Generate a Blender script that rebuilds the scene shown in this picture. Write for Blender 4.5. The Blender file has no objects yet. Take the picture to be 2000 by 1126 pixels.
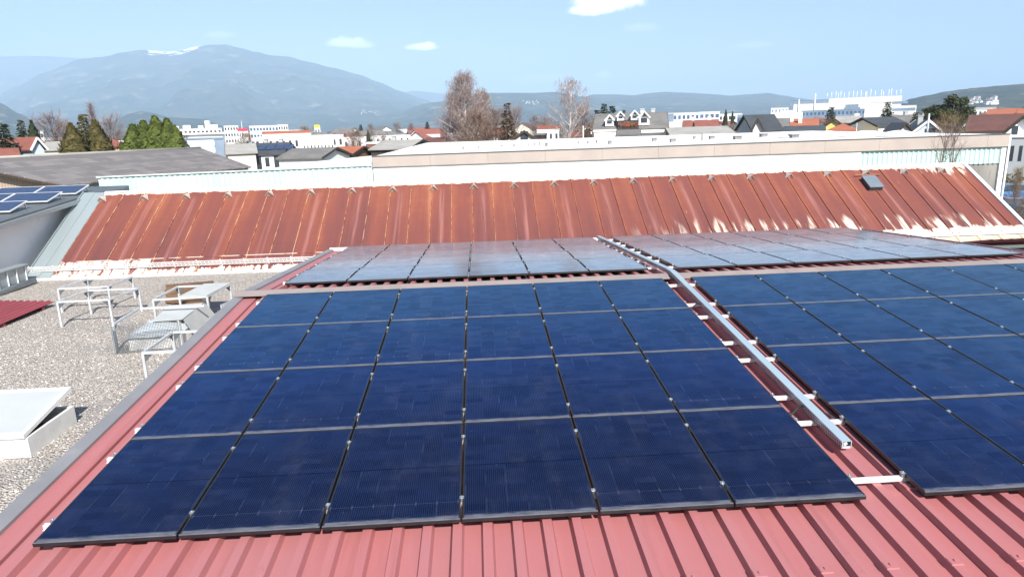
import bpy, bmesh, math, random
from mathutils import Vector, Matrix, noise
R = math.radians
scene = bpy.context.scene
COL = scene.collection
random.seed(7)

# ------------------------------------------------------------------ camera
CX, CY, CZ, F = 3.6946, -4.9629, 3.1406, 1305.64
YAW, PITCH, ROLL = 0.04751, 0.2363, -0.03035
_f = Vector((math.sin(YAW)*math.cos(PITCH), math.cos(YAW)*math.cos(PITCH), -math.sin(PITCH)))
_r0 = Vector((math.cos(YAW), -math.sin(YAW), 0)); _u0 = _r0.cross(_f)
_r = math.cos(ROLL)*_r0 + math.sin(ROLL)*_u0
_u = -math.sin(ROLL)*_r0 + math.cos(ROLL)*_u0
cd = bpy.data.cameras.new("camera"); cam = bpy.data.objects.new("camera", cd); COL.objects.link(cam)
cd.sensor_width = 36; cd.lens = 36*F/2000; cd.clip_start = .1; cd.clip_end = 60000
cam.matrix_world = Matrix(((_r.x, _u.x, -_f.x, CX), (_r.y, _u.y, -_f.y, CY), (_r.z, _u.z, -_f.z, CZ), (0, 0, 0, 1)))
scene.camera = cam

# ------------------------------------------------------------------ light, exposure
SUN_EL, SUN_AZ = 42.0, 16.0            # the sun stands behind the camera, a little to its right
sd = bpy.data.lights.new("sun", 'SUN'); sun = bpy.data.objects.new("sun", sd); COL.objects.link(sun)
sd.energy = 5.0; sd.angle = R(.5); sd.color = (1, .95, .87)
svec = Vector((math.sin(R(SUN_AZ))*math.cos(R(SUN_EL)), -math.cos(R(SUN_AZ))*math.cos(R(SUN_EL)), math.sin(R(SUN_EL))))
sun.rotation_euler = svec.to_track_quat('Z', 'Y').to_euler(); sun.location = (0, -20, 60)
scene.view_settings.view_transform = 'Standard'; scene.view_settings.look = 'None'
scene.view_settings.exposure = .80; scene.view_settings.gamma = 1
scene.render.engine = 'CYCLES'
scene.cycles.use_denoising = True
scene.cycles.max_bounces = 6; scene.cycles.volume_bounces = 1; scene.cycles.transparent_max_bounces = 6

def ray(px, py): return _f + _r*((px-1000)/F) - _u*((py-563)/F)
def at(px, py, Y):
    d = ray(px, py); t = (Y-CY)/d.y
    return Vector((CX+d.x*t, Y, CZ+d.z*t))
def hz(px):
    a, b = ray(px, 0).z, ray(px, 1000).z
    return a/(a-b)*1000

# ------------------------------------------------------------------ sky
world = bpy.data.worlds.new("World"); scene.world = world; world.use_nodes = True
wt = world.node_tree; wt.nodes.clear()
class NT:
    """small helper to write node graphs as expressions"""
    def __init__(s, tree): s.t = tree
    def new(s, typ, **kw):
        n = s.t.nodes.new(typ)
        for k, v in kw.items(): setattr(n, k, v)
        return n
    def put(s, sock, v):
        if hasattr(v, 'is_output'): s.t.links.new(v, sock)
        else: sock.default_value = v
    def m(s, op, a, b=0., c=0., clamp=False):
        n = s.new('ShaderNodeMath', operation=op); n.use_clamp = clamp
        s.put(n.inputs[0], a); s.put(n.inputs[1], b); s.put(n.inputs[2], c)
        return n.outputs[0]
    def vm(s, op, a, b=(0, 0, 0)):
        n = s.new('ShaderNodeVectorMath', operation=op); s.put(n.inputs[0], a); s.put(n.inputs[1], b)
        return n.outputs['Value'] if op in ('DOT_PRODUCT', 'LENGTH') else n.outputs[0]
    def sep(s, v):
        n = s.new('ShaderNodeSeparateXYZ'); s.put(n.inputs[0], v); return n.outputs
    def comb(s, x, y, z=0.):
        n = s.new('ShaderNodeCombineXYZ'); s.put(n.inputs[0], x); s.put(n.inputs[1], y); s.put(n.inputs[2], z); return n.outputs[0]
    def noise(s, vec, scale=1., detail=3., rough=.55):
        n = s.new('ShaderNodeTexNoise'); s.put(n.inputs['Vector'], vec)
        n.inputs['Scale'].default_value = scale; n.inputs['Detail'].default_value = detail; n.inputs['Roughness'].default_value = rough
        return n.outputs['Fac']
    def white(s, v):
        n = s.new('ShaderNodeTexWhiteNoise', noise_dimensions='1D' if not isinstance(v, tuple) and v.type == 'VALUE' else '3D')
        s.put(n.inputs['W' if n.noise_dimensions == '1D' else 'Vector'], v); return n.outputs['Value']
    def ss(s, v, a, b, o0=0., o1=1.):
        n = s.new('ShaderNodeMapRange', interpolation_type='SMOOTHSTEP'); s.put(n.inputs[0], v)
        for i, q in enumerate((a, b, o0, o1)): n.inputs[i+1].default_value = q
        return n.outputs[0]
    def mix(s, f, a, b, mode='MIX'):
        n = s.new('ShaderNodeMix', data_type='RGBA', blend_type=mode)
        s.put(n.inputs[0], f)
        for i, c in ((6, a), (7, b)):
            s.put(n.inputs[i], c if hasattr(c, 'is_output') else (*c[:3], 1))
        return n.outputs[2]
    def ramp(s, f, stops):
        n = s.new('ShaderNodeValToRGB'); s.put(n.inputs[0], f); e = n.color_ramp.elements
        while len(e) < len(stops): e.new(.5)
        for i, (p, c) in enumerate(stops): e[i].position = p; e[i].color = (*c, 1)
        return n.outputs[0]
W = NT(wt)
sky = W.new('ShaderNodeTexSky', sky_type='NISHITA'); sky.sun_disc = False
sky.sun_elevation = R(SUN_EL); sky.sun_rotation = R(180-SUN_AZ); sky.air_density = 1.0; sky.dust_density = 1.0; sky.ozone_density = 1.8
skc = sky.outputs[0]
dirv = W.new('ShaderNodeTexCoord').outputs['Generated']
# small fair-weather clouds, each a patch of the sky dome round its own direction
for k, (px, py, w, h, den) in enumerate(((1182, 6, .056, .024, 1.), (1148, 22, .034, .012, .85), (1222, 2, .03, .016, .8), (822, 92, .026, .0085, .85), (685, 86, .034, .011, .5),
                                         (1255, 55, .03, .010, .14), (1180, 147, .016, .006, .3), (1470, 90, .03, .006, .16), (1050, 155, .05, .008, .15),
                                         (430, 70, .02, .007, .14))):
    d = ray(px, py).normalized(); rt = d.cross(Vector((0, 0, 1))).normalized(); up = rt.cross(d)
    a = W.m('DIVIDE', W.vm('DOT_PRODUCT', dirv, tuple(rt)), w); b = W.m('DIVIDE', W.vm('DOT_PRODUCT', dirv, tuple(up)), h)
    b2 = W.m('MULTIPLY', b, W.ss(b, -.4, .1, 1.7, 1.))
    e = W.m('SQRT', W.m('ADD', W.m('MULTIPLY', a, a), W.m('MULTIPLY', b2, b2)))
    n1 = W.noise(W.vm('ADD', dirv, (k*3.1, 0, 0)), 1.1/w*.9, 6, .62)
    e = W.m('ADD', e, W.m('MULTIPLY', W.m('SUBTRACT', n1, .5), 2.0))
    front = W.m('GREATER_THAN', W.vm('DOT_PRODUCT', dirv, tuple(d)), .5)
    f = W.m('MULTIPLY', W.ss(e, .45, 1.05, den, 0.), front)
    shade = W.ss(b, -.9, .5)
    skc = W.mix(f, skc, W.mix(shade, (13., 13.3, 14.), (20., 20., 20.2)))
bg = W.new('ShaderNodeBackground'); W.put(bg.inputs[0], skc); bg.inputs[1].default_value = .080
W.t.links.new(bg.outputs[0], W.new('ShaderNodeOutputWorld').inputs[0])

# ------------------------------------------------------------------ mesh helpers
class MB:
    def __init__(s): s.v = []; s.f = []; s.sm = []
    def poly(s, pts, sm=False):
        i = len(s.v); s.v += [tuple(p) for p in pts]; s.f.append(tuple(range(i, i+len(pts)))); s.sm.append(sm); return s
    def mesh(s, pts, faces, sm=False):
        i = len(s.v); s.v += [tuple(p) for p in pts]
        for f in faces: s.f.append(tuple(i+k for k in f)); s.sm.append(sm)
        return s
    def bx(s, x0, x1, y0, y1, z0, z1, M=None):
        p = [Vector((x, y, z)) for z in (z0, z1) for y in (y0, y1) for x in (x0, x1)]
        if M is not None: p = [M @ q for q in p]
        return s.mesh(p, ((0, 2, 3, 1), (4, 5, 7, 6), (0, 1, 5, 4), (2, 6, 7, 3), (0, 4, 6, 2), (1, 3, 7, 5)))
    def hexa(s, b, t):
        return s.mesh(list(b)+list(t), ((3, 2, 1, 0), (4, 5, 6, 7), (0, 1, 5, 4), (1, 2, 6, 5), (2, 3, 7, 6), (3, 0, 4, 7)))
    def bar(s, a, b, w, h=None, up=Vector((0, 0, 1))):
        a, b = Vector(a), Vector(b); h = h or w; d = (b-a).normalized()
        if abs(d.dot(up)) > .98: up = Vector((0, 1, 0))
        x = d.cross(up).normalized()*w/2; z = x.cross(d).normalized()*h/2
        return s.hexa((a-x-z, a+x-z, a+x+z, a-x+z), (b-x-z, b+x-z, b+x+z, b-x+z))
    def tube(s, pts, r, n=6, r1=None, sm=True, cap=True):
        pts = [Vector(p) for p in pts]; r1 = r if r1 is None else r1; ring = []; i0 = len(s.v)
        for k, p in enumerate(pts):
            d = (pts[min(k+1, len(pts)-1)]-pts[max(k-1, 0)]).normalized()
            up = Vector((0, 0, 1)) if abs(d.z) < .95 else Vector((1, 0, 0))
            x = d.cross(up).normalized(); z = x.cross(d); rr = r+(r1-r)*k/max(1, len(pts)-1)
            for j in range(n):
                a = 2*math.pi*j/n; s.v.append(tuple(p+x*math.cos(a)*rr+z*math.sin(a)*rr))
        for k in range(len(pts)-1):
            for j in range(n):
                a, b = i0+k*n+j, i0+k*n+(j+1) % n
                s.f.append((a, b, b+n, a+n)); s.sm.append(sm)
        if cap:
            s.f.append(tuple(i0+j for j in range(n))[::-1]); s.sm.append(False)
            e = i0+(len(pts)-1)*n; s.f.append(tuple(e+j for j in range(n))); s.sm.append(False)
        return s
    def prism(s, prof, a, b):
        """closed profile of (y,z) pairs swept along x from a to b"""
        n = len(prof); p = [(a, y, z) for y, z in prof]+[(b, y, z) for y, z in prof]
        return s.mesh(p, [tuple(range(n))[::-1], tuple(range(n, 2*n))]+[(i, (i+1) % n, n+(i+1) % n, n+i) for i in range(n)])
    def build(s, name, mat, parent=None, o=(0, 0, 0)):
        me = bpy.data.meshes.new(name); o = Vector(o)
        me.from_pydata([tuple(Vector(p)-o) for p in s.v] if o.length else s.v, [], s.f)
        me.polygons.foreach_set('use_smooth', s.sm)
        bm = bmesh.new(); bm.from_mesh(me); bmesh.ops.recalc_face_normals(bm, faces=bm.faces); bm.to_mesh(me); bm.free()
        me.materials.append(mat); ob = bpy.data.objects.new(name, me); COL.objects.link(ob)
        if parent is not None: ob.parent = parent
        else: ob.location = o
        return ob
def tag(o, label=None, cat=None, group=None, kind=None):
    for k, v in (('label', label), ('category', cat), ('group', group), ('kind', kind)):
        if v: o[k] = v
    return o
def thing(name, label, cat, loc=(0, 0, 0), rz=0, group=None):
    o = bpy.data.objects.new(name, None); COL.objects.link(o); o.location = loc; o.rotation_euler = (0, 0, rz)
    o.empty_display_size = .2
    return tag(o, label, cat, group)
def dup(o, parent=None):
    c = o.copy(); COL.objects.link(c)
    if parent is not None: c.parent = parent
    for ch in o.children: dup(ch, c)
    return c
def struct(o): o['kind'] = 'structure'; return o

# ------------------------------------------------------------------ materials
def newmat(name):
    m = bpy.data.materials.new(name); m.use_nodes = True; t = m.node_tree; t.nodes.clear()
    N = NT(t); b = N.new('ShaderNodeBsdfPrincipled'); o = N.new('ShaderNodeOutputMaterial'); t.links.new(b.outputs[0], o.inputs[0])
    return m, N, b
def obc(N): return N.new('ShaderNodeTexCoord').outputs['Object']
def stretch(N, v, s): return N.vm('MULTIPLY', v, s)
def bump(N, b, h, strength=.3, dist=.02):
    n = N.new('ShaderNodeBump'); n.inputs['Strength'].default_value = strength; n.inputs['Distance'].default_value = dist
    N.put(n.inputs['Height'], h); N.put(b.inputs['Normal'], n.outputs[0])
def pm(name, c1, c2=None, scale=3., rough=.7, metal=0., st=(1, 1, 1), bmp=0., spec=.5, detail=4., lo=.35, hi=.65, dirt=None, bd=.01):
    m, N, b = newmat(name); c2 = c2 or tuple(x*.8 for x in c1)
    v = stretch(N, obc(N), st); f = N.noise(v, scale, detail)
    col = N.mix(N.ss(f, lo, hi), c1, c2)
    if dirt:
        f2 = N.noise(N.vm('ADD', v, (7, 3, 1)), scale*3.3, 5, .65); col = N.mix(N.ss(f2, .56, .72, 0, .7), col, dirt)
    N.put(b.inputs['Base Color'], col); b.inputs['Roughness'].default_value = rough; b.inputs['Metallic'].default_value = metal
    b.inputs['Specular IOR Level'].default_value = spec
    if bmp: bump(N, b, N.noise(v, scale*6, 4), bmp, bd)
    return m
M = {}
M['white'] = pm('white_plaster', (.80, .80, .79), (.74, .74, .73), .4, .85, dirt=(.66, .66, .66))
M['cream'] = pm('cream_plaster', (.72, .68, .58), (.66, .62, .53), .5, .85)
M['greyw'] = pm('grey_plaster', (.42, .44, .46), (.36, .38, .40), .5, .85)
M['bluew'] = pm('pale_blue_plaster', (.56, .64, .72), (.52, .60, .68), .5, .85)
M['yellow'] = pm('yellow_plaster', (.72, .60, .20), (.66, .54, .18), .5, .85)
M['orangew'] = pm('orange_plaster', (.75, .45, .22), (.7, .42, .2), .5, .8)
M['wood'] = pm('weathered_wood', (.20, .11, .05), (.12, .065, .035), 1.2, .8, st=(1, 1, 6))
M['darkw'] = pm('dark_timber', (.06, .04, .03), (.035, .025, .02), 1.5, .85)
M['red_tile'] = pm('red_tile', (.26, .085, .062), (.20, .068, .05), .8, .8, dirt=(.2, .08, .05))
M['orange_tile'] = pm('orange_tile', (.36, .118, .062), (.30, .098, .052), .8, .8, dirt=(.3, .1, .06))
M['brown_tile'] = pm('brown_tile', (.13, .055, .045), (.10, .045, .038), .8, .8)
M['grey_roof'] = pm('grey_roof', (.17, .165, .16), (.13, .127, .125), .6, .85, dirt=(.09, .09, .09))
M['lgrey_roof'] = pm('pale_grey_roof', (.33, .32, .30), (.27, .265, .25), .6, .85, dirt=(.2, .2, .2))
M['dark_roof'] = pm('dark_roof', (.06, .065, .075), (.045, .05, .058), .6, .6)
M['window'] = pm('window_glass', (.03, .04, .055), (.05, .06, .075), .3, .12)
M['winblue'] = pm('blue_glazing', (.08, .15, .26), (.06, .11, .2), .3, .15)
M['bluegrey'] = pm('blue_grey_cladding', (.22, .29, .38), (.18, .24, .33), .3, .6)
M['galv'] = pm('galvanised_steel', (.60, .62, .64), (.50, .52, .55), 6, .5, .3)
M['alu'] = pm('aluminium', (.80, .80, .80), (.70, .70, .71), 6, .4, .35)
M['clamp'] = pm('clamp_metal', (.55, .57, .60), (.40, .42, .45), 20, .35, .8)
M['black'] = pm('black_rubber', (.012, .012, .014), (.02, .02, .02), 6, .6)

M['concrete'] = pm('stained_concrete', (.27, .26, .245), (.19, .185, .18), .7, .9, st=(1, 1, .25), bmp=.3, dirt=(.13, .125, .12))
M['asphalt'] = pm('asphalt', (.055, .055, .058), (.045, .045, .047), 3, .9, bmp=.4)
M['beige_fascia'] = pm('beige_fascia', (.40, .345, .315), (.36, .31, .285), .7, .6)
M['membrane'] = pm('white_membrane', (.76, .76, .75), (.70, .70, .69), .35, .75, dirt=(.58, .58, .58), bmp=.15)
M['grey_sheet'] = pm('grey_sheet_metal', (.30, .35, .37), (.26, .31, .33), .8, .45, .25, st=(1, .2, 1))
M['dgrey_sheet'] = pm('dark_grey_sheet', (.12, .135, .145), (.10, .11, .12), .8, .5, .2)
M['lwhite'] = pm('white_painted_metal', (.78, .78, .78), (.70, .70, .70), 2, .5, dirt=(.55, .5, .46))
M['tank'] = pm('coloured_sign', (.62, .03, .08), (.58, .03, .07), 2, .5)
M['yellow_sign'] = pm('yellow_sign', (.85, .62, .02), (.8, .58, .02), 2, .5)

def mat_frame():
    m, N, b = newmat('black_frame'); v = obc(N); x, y, z = N.sep(v); n = N.noise(stretch(N, v, (6, 20, 1)), 1, 5, .7)
    k = N.m('MULTIPLY', N.m('MULTIPLY', N.ss(y, .018, .009), N.ss(z, -.004, -.0005)), N.ss(n, .25, .6, .35, .9))
    N.put(b.inputs['Base Color'], N.mix(k, (.013, .014, .017), (.16, .165, .19))); N.put(b.inputs['Roughness'], N.m('ADD', .38, N.m('MULTIPLY', k, .4))); return m
M['frame'] = mat_frame()
def mat_mint():
    m, N, b = newmat('mint_cladding'); v = obc(N); n = N.noise(stretch(N, v, (.6, 1, .12)), 1.2, 5)
    fine = N.noise(stretch(N, v, (6, 1, .25)), 1.5, 4)
    c = N.mix(N.ss(n, .35, .65), (.42, .60, .60), (.49, .66, .65)); c = N.mix(N.ss(fine, .62, .75, 0, .45), c, (.36, .45, .44))
    N.put(b.inputs['Base Color'], c); b.inputs['Roughness'].default_value = .55; return m
M['mint'] = mat_mint()

def mat_red():
    """sun-bleached red coated sheet with scuffs, dust and water marks"""
    m, N, b = newmat('red_sheet'); v = obc(N)
    n1 = N.noise(stretch(N, v, (.9, .35, 1)), 1.1, 5, .6); n2 = N.noise(v, 5.5, 6, .7); n3 = N.noise(stretch(N, v, (9, .8, 1)), 1, 4)
    c = N.mix(N.ss(n1, .3, .7), (.365, .126, .130), (.34, .138, .147))
    c = N.mix(N.ss(n3, .5, .78, 0, .4), c, (.39, .17, .175))
    c = N.mix(N.ss(n2, .60, .76, 0, .35), c, (.27, .078, .082))
    scuff = N.m('MULTIPLY', N.ss(N.noise(N.vm('ADD', v, (3, 9, 2)), 2.1, 3), .56, .66), N.ss(N.noise(v, 38, 3, .7), .55, .75, 0, .5))
    c = N.mix(scuff, c, (.24, .06, .065))
    xx = N.sep(v)[0]; lap = N.m('ABSOLUTE', N.m('SUBTRACT', N.m('FRACT', N.m('DIVIDE', N.m('ADD', xx, .141), 1.0)), .5)); c = N.mix(N.m('MULTIPLY', N.ss(lap, .005, .002), .7), c, (.06, .02, .022))
    stn = N.noise(stretch(N, v, (5, .28, 1)), 1, 5, .65); c = N.mix(N.ss(stn, .56, .74, 0, .4), c, (.235, .080, .082))
    N.put(b.inputs['Base Color'], c); N.put(b.inputs['Roughness'], N.ss(n2, .3, .7, .38, .55)); b.inputs['Specular IOR Level'].default_value = .45
    bump(N, b, N.noise(v, 3.5, 4), .06, .02); return m
M['red'] = mat_red()
M['cap'] = pm('ridge_cap_coating', (.27, .225, .215), (.23, .195, .185), 2, .6, dirt=(.25, .2, .19))
M['verge'] = pm('verge_flashing', (.235, .235, .25), (.205, .205, .22), 1.2, .5, .15, dirt=(.28, .27, .27))

UP = .7335            # spacing of the strips of the rusty roof is 2*.764/2
def mat_rust():
    m, N, b = newmat('rusty_sheet'); v = obc(N); x, y, _ = N.sep(v)
    S = .764
    idx = N.m('FLOOR', N.m('DIVIDE', x, S)); r = N.white(idx); fr = N.m('FRACT', N.m('DIVIDE', x, S))
    st1 = N.noise(N.comb(N.m('MULTIPLY', x, 2.2), N.m('MULTIPLY', y, .16)), 1, 4, .6)
    st2 = N.noise(N.comb(N.m('MULTIPLY', x, 9.), N.m('MULTIPLY', y, .5)), 1, 4, .65)
    bl = N.noise(stretch(N, v, (1.3, .9, 1)), 1.2, 6, .65); gr = N.noise(v, 16, 4, .7)
    f = N.m('ADD', N.m('MULTIPLY', st1, .95), N.m('MULTIPLY', st2, .42)); f = N.m('ADD', f, N.m('MULTIPLY', r, .20)); f = N.m('ADD', f, N.m('MULTIPLY', bl, .3))
    hb = N.noise(N.comb(N.m('MULTIPLY', x, .9), N.m('MULTIPLY', y, 9.)), 1, 4, .6); f = N.m('ADD', f, N.m('MULTIPLY', gr, .16)); f = N.m('ADD', f, N.m('MULTIPLY', N.m('SUBTRACT', hb, .5), .22))
    f = N.m('SUBTRACT', f, .60); f = N.m('ADD', f, N.m('MULTIPLY', N.ss(y, .4, 4.2), .22))
    edge = N.ss(N.m('ABSOLUTE', N.m('SUBTRACT', fr, .5)), .30, .5)
    f = N.m('ADD', f, N.m('MULTIPLY', N.m('MULTIPLY', edge, N.ss(st1, .35, .65)), .17))
    c = N.ramp(f, [(.10, (.095, .038, .039)), (.36, (.140, .046, .042)), (.60, (.176, .054, .041)), (.84, (.235, .076, .045)), (1, (.30, .118, .066))])
    # grey-pink run-off under each vent (every second strip)
    par = N.m('PINGPONG', N.m('SUBTRACT', N.m('DIVIDE', x, S), .5), 1.); vent = N.m('MULTIPLY', N.ss(par, .22, .0), N.ss(y, 4.3, 3.9))
    wob = N.ss(N.noise(N.comb(N.m('MULTIPLY', x, 9.), N.m('MULTIPLY', y, .25)), 1, 3, .6), .38, .66)
    c = N.mix(N.m('MULTIPLY', N.m('MULTIPLY', vent, wob), .5), c, (.37, .175, .155))
    # pale joints
    jt = N.m('MULTIPLY', N.ss(N.m('MINIMUM', fr, N.m('SUBTRACT', 1., fr)), .022, .006), N.ss(N.noise(stretch(N, v, (4, 2.2, 1)), 1, 4, .7), .38, .6))
    c = N.mix(N.m('MULTIPLY', jt, N.ss(x, 21., 9., .12, .75)), c, (.62, .42, .26))
    # bare zinc where the coating has gone
    pn = N.noise(N.comb(N.m('MULTIPLY', x, 4.2), N.m('MULTIPLY', y, .8)), 1, 5, .62); pf = N.noise(N.comb(N.m('MULTIPLY', x, 16), N.m('MULTIPLY', y, 3.)), 1, 4, .65)
    pp = N.m('ADD', N.m('MULTIPLY', pn, .75), N.m('MULTIPLY', pf, .25))
    L = N.m('MULTIPLY', N.ss(x, 3.05, 2.9), N.m('MULTIPLY', N.ss(y, .66, .60), .235))             # left foot of the roof
    B = N.m('MULTIPLY', N.ss(y, .30, .0), .24)                                                    # along the eave
    wn1 = N.m('SUBTRACT', N.noise(N.comb(N.m('MULTIPLY', x, 2.6), 0.), 1, 2, .5), .5); kst = N.m('MULTIPLY', N.m('MULTIPLY', N.ss(N.noise(N.comb(N.m('MULTIPLY', x, 3.4), N.m('MULTIPLY', y, .30)), 1, 4, .6), .50, .60), N.ss(N.m('ADD', y, N.m('MULTIPLY', wn1, 2.2)), 1.55, 1.0)), N.ss(x, 18., 24.)); ext = N.m('ADD', N.m('SUBTRACT', y, N.m('MULTIPLY', N.ss(x, 19., 27.), .25)), N.m('MULTIPLY', wn1, -2.4)); Rr = N.m('MULTIPLY', N.ss(ext, .95, .15), N.ss(x, 17.5, 22., 0, .20)); Rr = N.m('ADD', Rr, N.m('MULTIPLY', N.ss(y, .66, .60), N.ss(x, 20., 25., 0, .14)))
    T = N.m('MULTIPLY', N.ss(y, 4.30, 4.55), .40)                                                 # along the ridge
    spot = N.m('MULTIPLY', N.ss(x, 28., 33.), N.ss(y, 2.8, 4.4, 0, .16))
    tot = N.m('ADD', N.m('MAXIMUM', N.m('MAXIMUM', L, B), N.m('MAXIMUM', Rr, T)), spot)
    k = N.ss(N.m('ADD', pp, tot), .66, .75)
    k = N.m('MAXIMUM', k, N.m('MULTIPLY', kst, N.ss(pf, .3, .5, .55, .95)))
    dash = N.m('MULTIPLY', N.ss(N.m('ABSOLUTE', N.m('SUBTRACT', y, .640)), .022, .012), N.ss(N.noise(N.comb(N.m('MULTIPLY', x, 1.3), 0.), 1, 2), .44, .5)); k = N.m('MAXIMUM', k, N.m('MULTIPLY', dash, .8))
    zinc = N.mix(N.noise(stretch(N, v, (6, 1.2, 1)), 1, 4), (.74, .70, .63), (.60, .50, .40))
    lowr = N.m('MULTIPLY', N.ss(x, 24, 30), N.ss(y, .25, .05))
    zinc = N.mix(N.m('MULTIPLY', lowr, .7), zinc, (.50, .34, .20))
    c = N.mix(k, c, zinc)
    N.put(b.inputs['Base Color'], c); N.put(b.inputs['Roughness'], N.m('ADD', .66, N.m('MULTIPLY', gr, .2))); b.inputs['Specular IOR Level'].default_value = .3
    bump(N, b, N.m('ADD', gr, N.m('MULTIPLY', st2, .42)), .25, .012); return m
M['rust'] = mat_rust()

PW, PL, PT = 1.134, 1.610, .034
def mat_pv():
    """half-cut cells: fine busbars, a dark middle line, small tone steps between cells, dust along the lower frame"""
    m, N, b = newmat('solar_cells'); v = obc(N); x, y, _ = N.sep(v)
    rnd = N.new('ShaderNodeObjectInfo').outputs['Random']
    u = N.m('DIVIDE', N.m('SUBTRACT', x, .021), 1.092/6); w = N.m('DIVIDE', N.m('SUBTRACT', y, .024), 1.562/18)
    cell = N.comb(N.m('FLOOR', u), N.m('FLOOR', w), N.m('MULTIPLY', rnd, 91.)); t = N.white(N.vm('ADD', cell, (.5, .5, .5)) if False else cell) if False else None
    wn = N.new('ShaderNodeTexWhiteNoise', noise_dimensions='3D'); N.put(wn.inputs['Vector'], cell); t = wn.outputs['Value']
    big = N.noise(N.vm('ADD', v, N.comb(N.m('MULTIPLY', rnd, 40.), 0., 0.)), 1.6, 3)
    c = N.mix(t, (.0032, .0058, .020), (.0090, .0135, .036)); c = N.mix(N.ss(big, .35, .65, 0, .5), c, (.0036, .0078, .027))
    bus = N.m('ABSOLUTE', N.m('SUBTRACT', N.m('FRACT', N.m('MULTIPLY', u, 10.)), .5)); c = N.mix(N.ss(bus, .09, .04, 0, .55), c, (.055, .068, .10))
    gu = N.m('ABSOLUTE', N.m('SUBTRACT', N.m('FRACT', u), .5)); glint = N.ss(N.noise(N.comb(N.m('MULTIPLY', x, 3.), N.m('MULTIPLY', y, 3.), N.m('MULTIPLY', rnd, 33.)), 1, 2), .5, .66)
    c = N.mix(N.m('MULTIPLY', N.ss(gu, .489, .496), N.m('MULTIPLY', glint, .5)), c, (.12, .16, .24))
    gw = N.m('ABSOLUTE', N.m('SUBTRACT', N.m('FRACT', w), .5)); c = N.mix(N.ss(gw, .475, .492, 0, .5), c, (.004, .005, .010))
    mid = N.m('ABSOLUTE', N.m('SUBTRACT', y, PL/2)); c = N.mix(N.ss(mid, .009, .006), c, (.003, .003, .006))
    # short bright ribbon ends in two rows near the foot of the panel
    rb = N.m('MULTIPLY', N.ss(N.m('ABSOLUTE', N.m('SUBTRACT', y, .245)), .035, .02), N.ss(gu, .486, .495)); c = N.mix(N.m('MULTIPLY', N.m('MULTIPLY', rb, N.ss(rnd, .45, .7)), .35), c, (.28, .32, .40))
    rb2 = N.m('MULTIPLY', N.ss(N.m('ABSOLUTE', N.m('SUBTRACT', y, .245)), .004, .002), N.ss(rnd, .45, .7, 0., .12)); c = N.mix(rb2, c, (.2, .24, .32))
    dn = N.noise(N.vm('ADD', stretch(N, v, (5, 30, 1)), N.comb(N.m('MULTIPLY', rnd, 50.), 0., 0.)), 1, 5, .7)
    dust = N.m('MULTIPLY', N.ss(N.m('SUBTRACT', y, N.m('MULTIPLY', N.m('SUBTRACT', dn, .5), .06)), .070, .034), N.ss(dn, .25, .6, .35, 1.))
    c = N.mix(N.m('MULTIPLY', dust, .62), c, (.19, .20, .235))
    sp = N.m('MULTIPLY', N.ss(N.noise(N.vm('ADD', v, N.comb(N.m('MULTIPLY', rnd, 70.), 0., 0.)), 30, 2, .5), .74, .79), .35); c = N.mix(sp, c, (.2, .21, .24))
    film = N.noise(N.vm('ADD', stretch(N, v, (1.5, .8, 1)), N.comb(N.m('MULTIPLY', rnd, 20.), 0., 0.)), 2.2, 5, .6)
    c = N.mix(N.m('MULTIPLY', N.ss(film, .45, .75), .035), c, (.3, .3, .32))
    lwd = N.new('ShaderNodeLayerWeight'); lwd.inputs['Blend'].default_value = .5; c = N.mix(N.ss(lwd.outputs['Facing'], .77, .90, 0, .5), c, (.37, .40, .47))   # pale veil painted in at flat angles: dust film and sheen of reflected sky
    N.put(b.inputs['Base Color'], c); b.inputs['Roughness'].default_value = .8; b.inputs['Specular IOR Level'].default_value = 0
    # the coated glass: blue at steep angles, white towards grazing, as anti-reflective glass is
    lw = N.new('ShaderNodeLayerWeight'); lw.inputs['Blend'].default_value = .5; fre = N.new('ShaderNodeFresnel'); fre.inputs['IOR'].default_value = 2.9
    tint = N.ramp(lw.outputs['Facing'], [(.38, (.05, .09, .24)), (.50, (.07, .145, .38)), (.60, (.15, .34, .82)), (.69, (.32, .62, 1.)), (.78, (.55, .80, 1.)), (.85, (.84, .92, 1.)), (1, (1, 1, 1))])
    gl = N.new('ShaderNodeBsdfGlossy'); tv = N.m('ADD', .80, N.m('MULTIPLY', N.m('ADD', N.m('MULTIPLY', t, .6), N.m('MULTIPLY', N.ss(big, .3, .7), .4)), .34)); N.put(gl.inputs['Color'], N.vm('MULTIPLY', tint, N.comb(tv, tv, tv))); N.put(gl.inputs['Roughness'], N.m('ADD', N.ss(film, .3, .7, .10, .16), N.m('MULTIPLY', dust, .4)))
    mx = N.new('ShaderNodeMixShader'); N.put(mx.inputs[0], N.m('MULTIPLY', fre.outputs[0], N.m('SUBTRACT', 1., N.m('MULTIPLY', dust, .6)))); N.t.links.new(b.outputs[0], mx.inputs[1]); N.t.links.new(gl.outputs[0], mx.inputs[2])
    o = [n for n in N.t.nodes if n.type == 'OUTPUT_MATERIAL'][0]; N.t.links.new(mx.outputs[0], o.inputs[0]); return m
M['pv'] = mat_pv()
M['oldpv'] = pm('blue_solar_cells', (.018, .032, .085), (.024, .042, .105), 3, .12)

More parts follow.
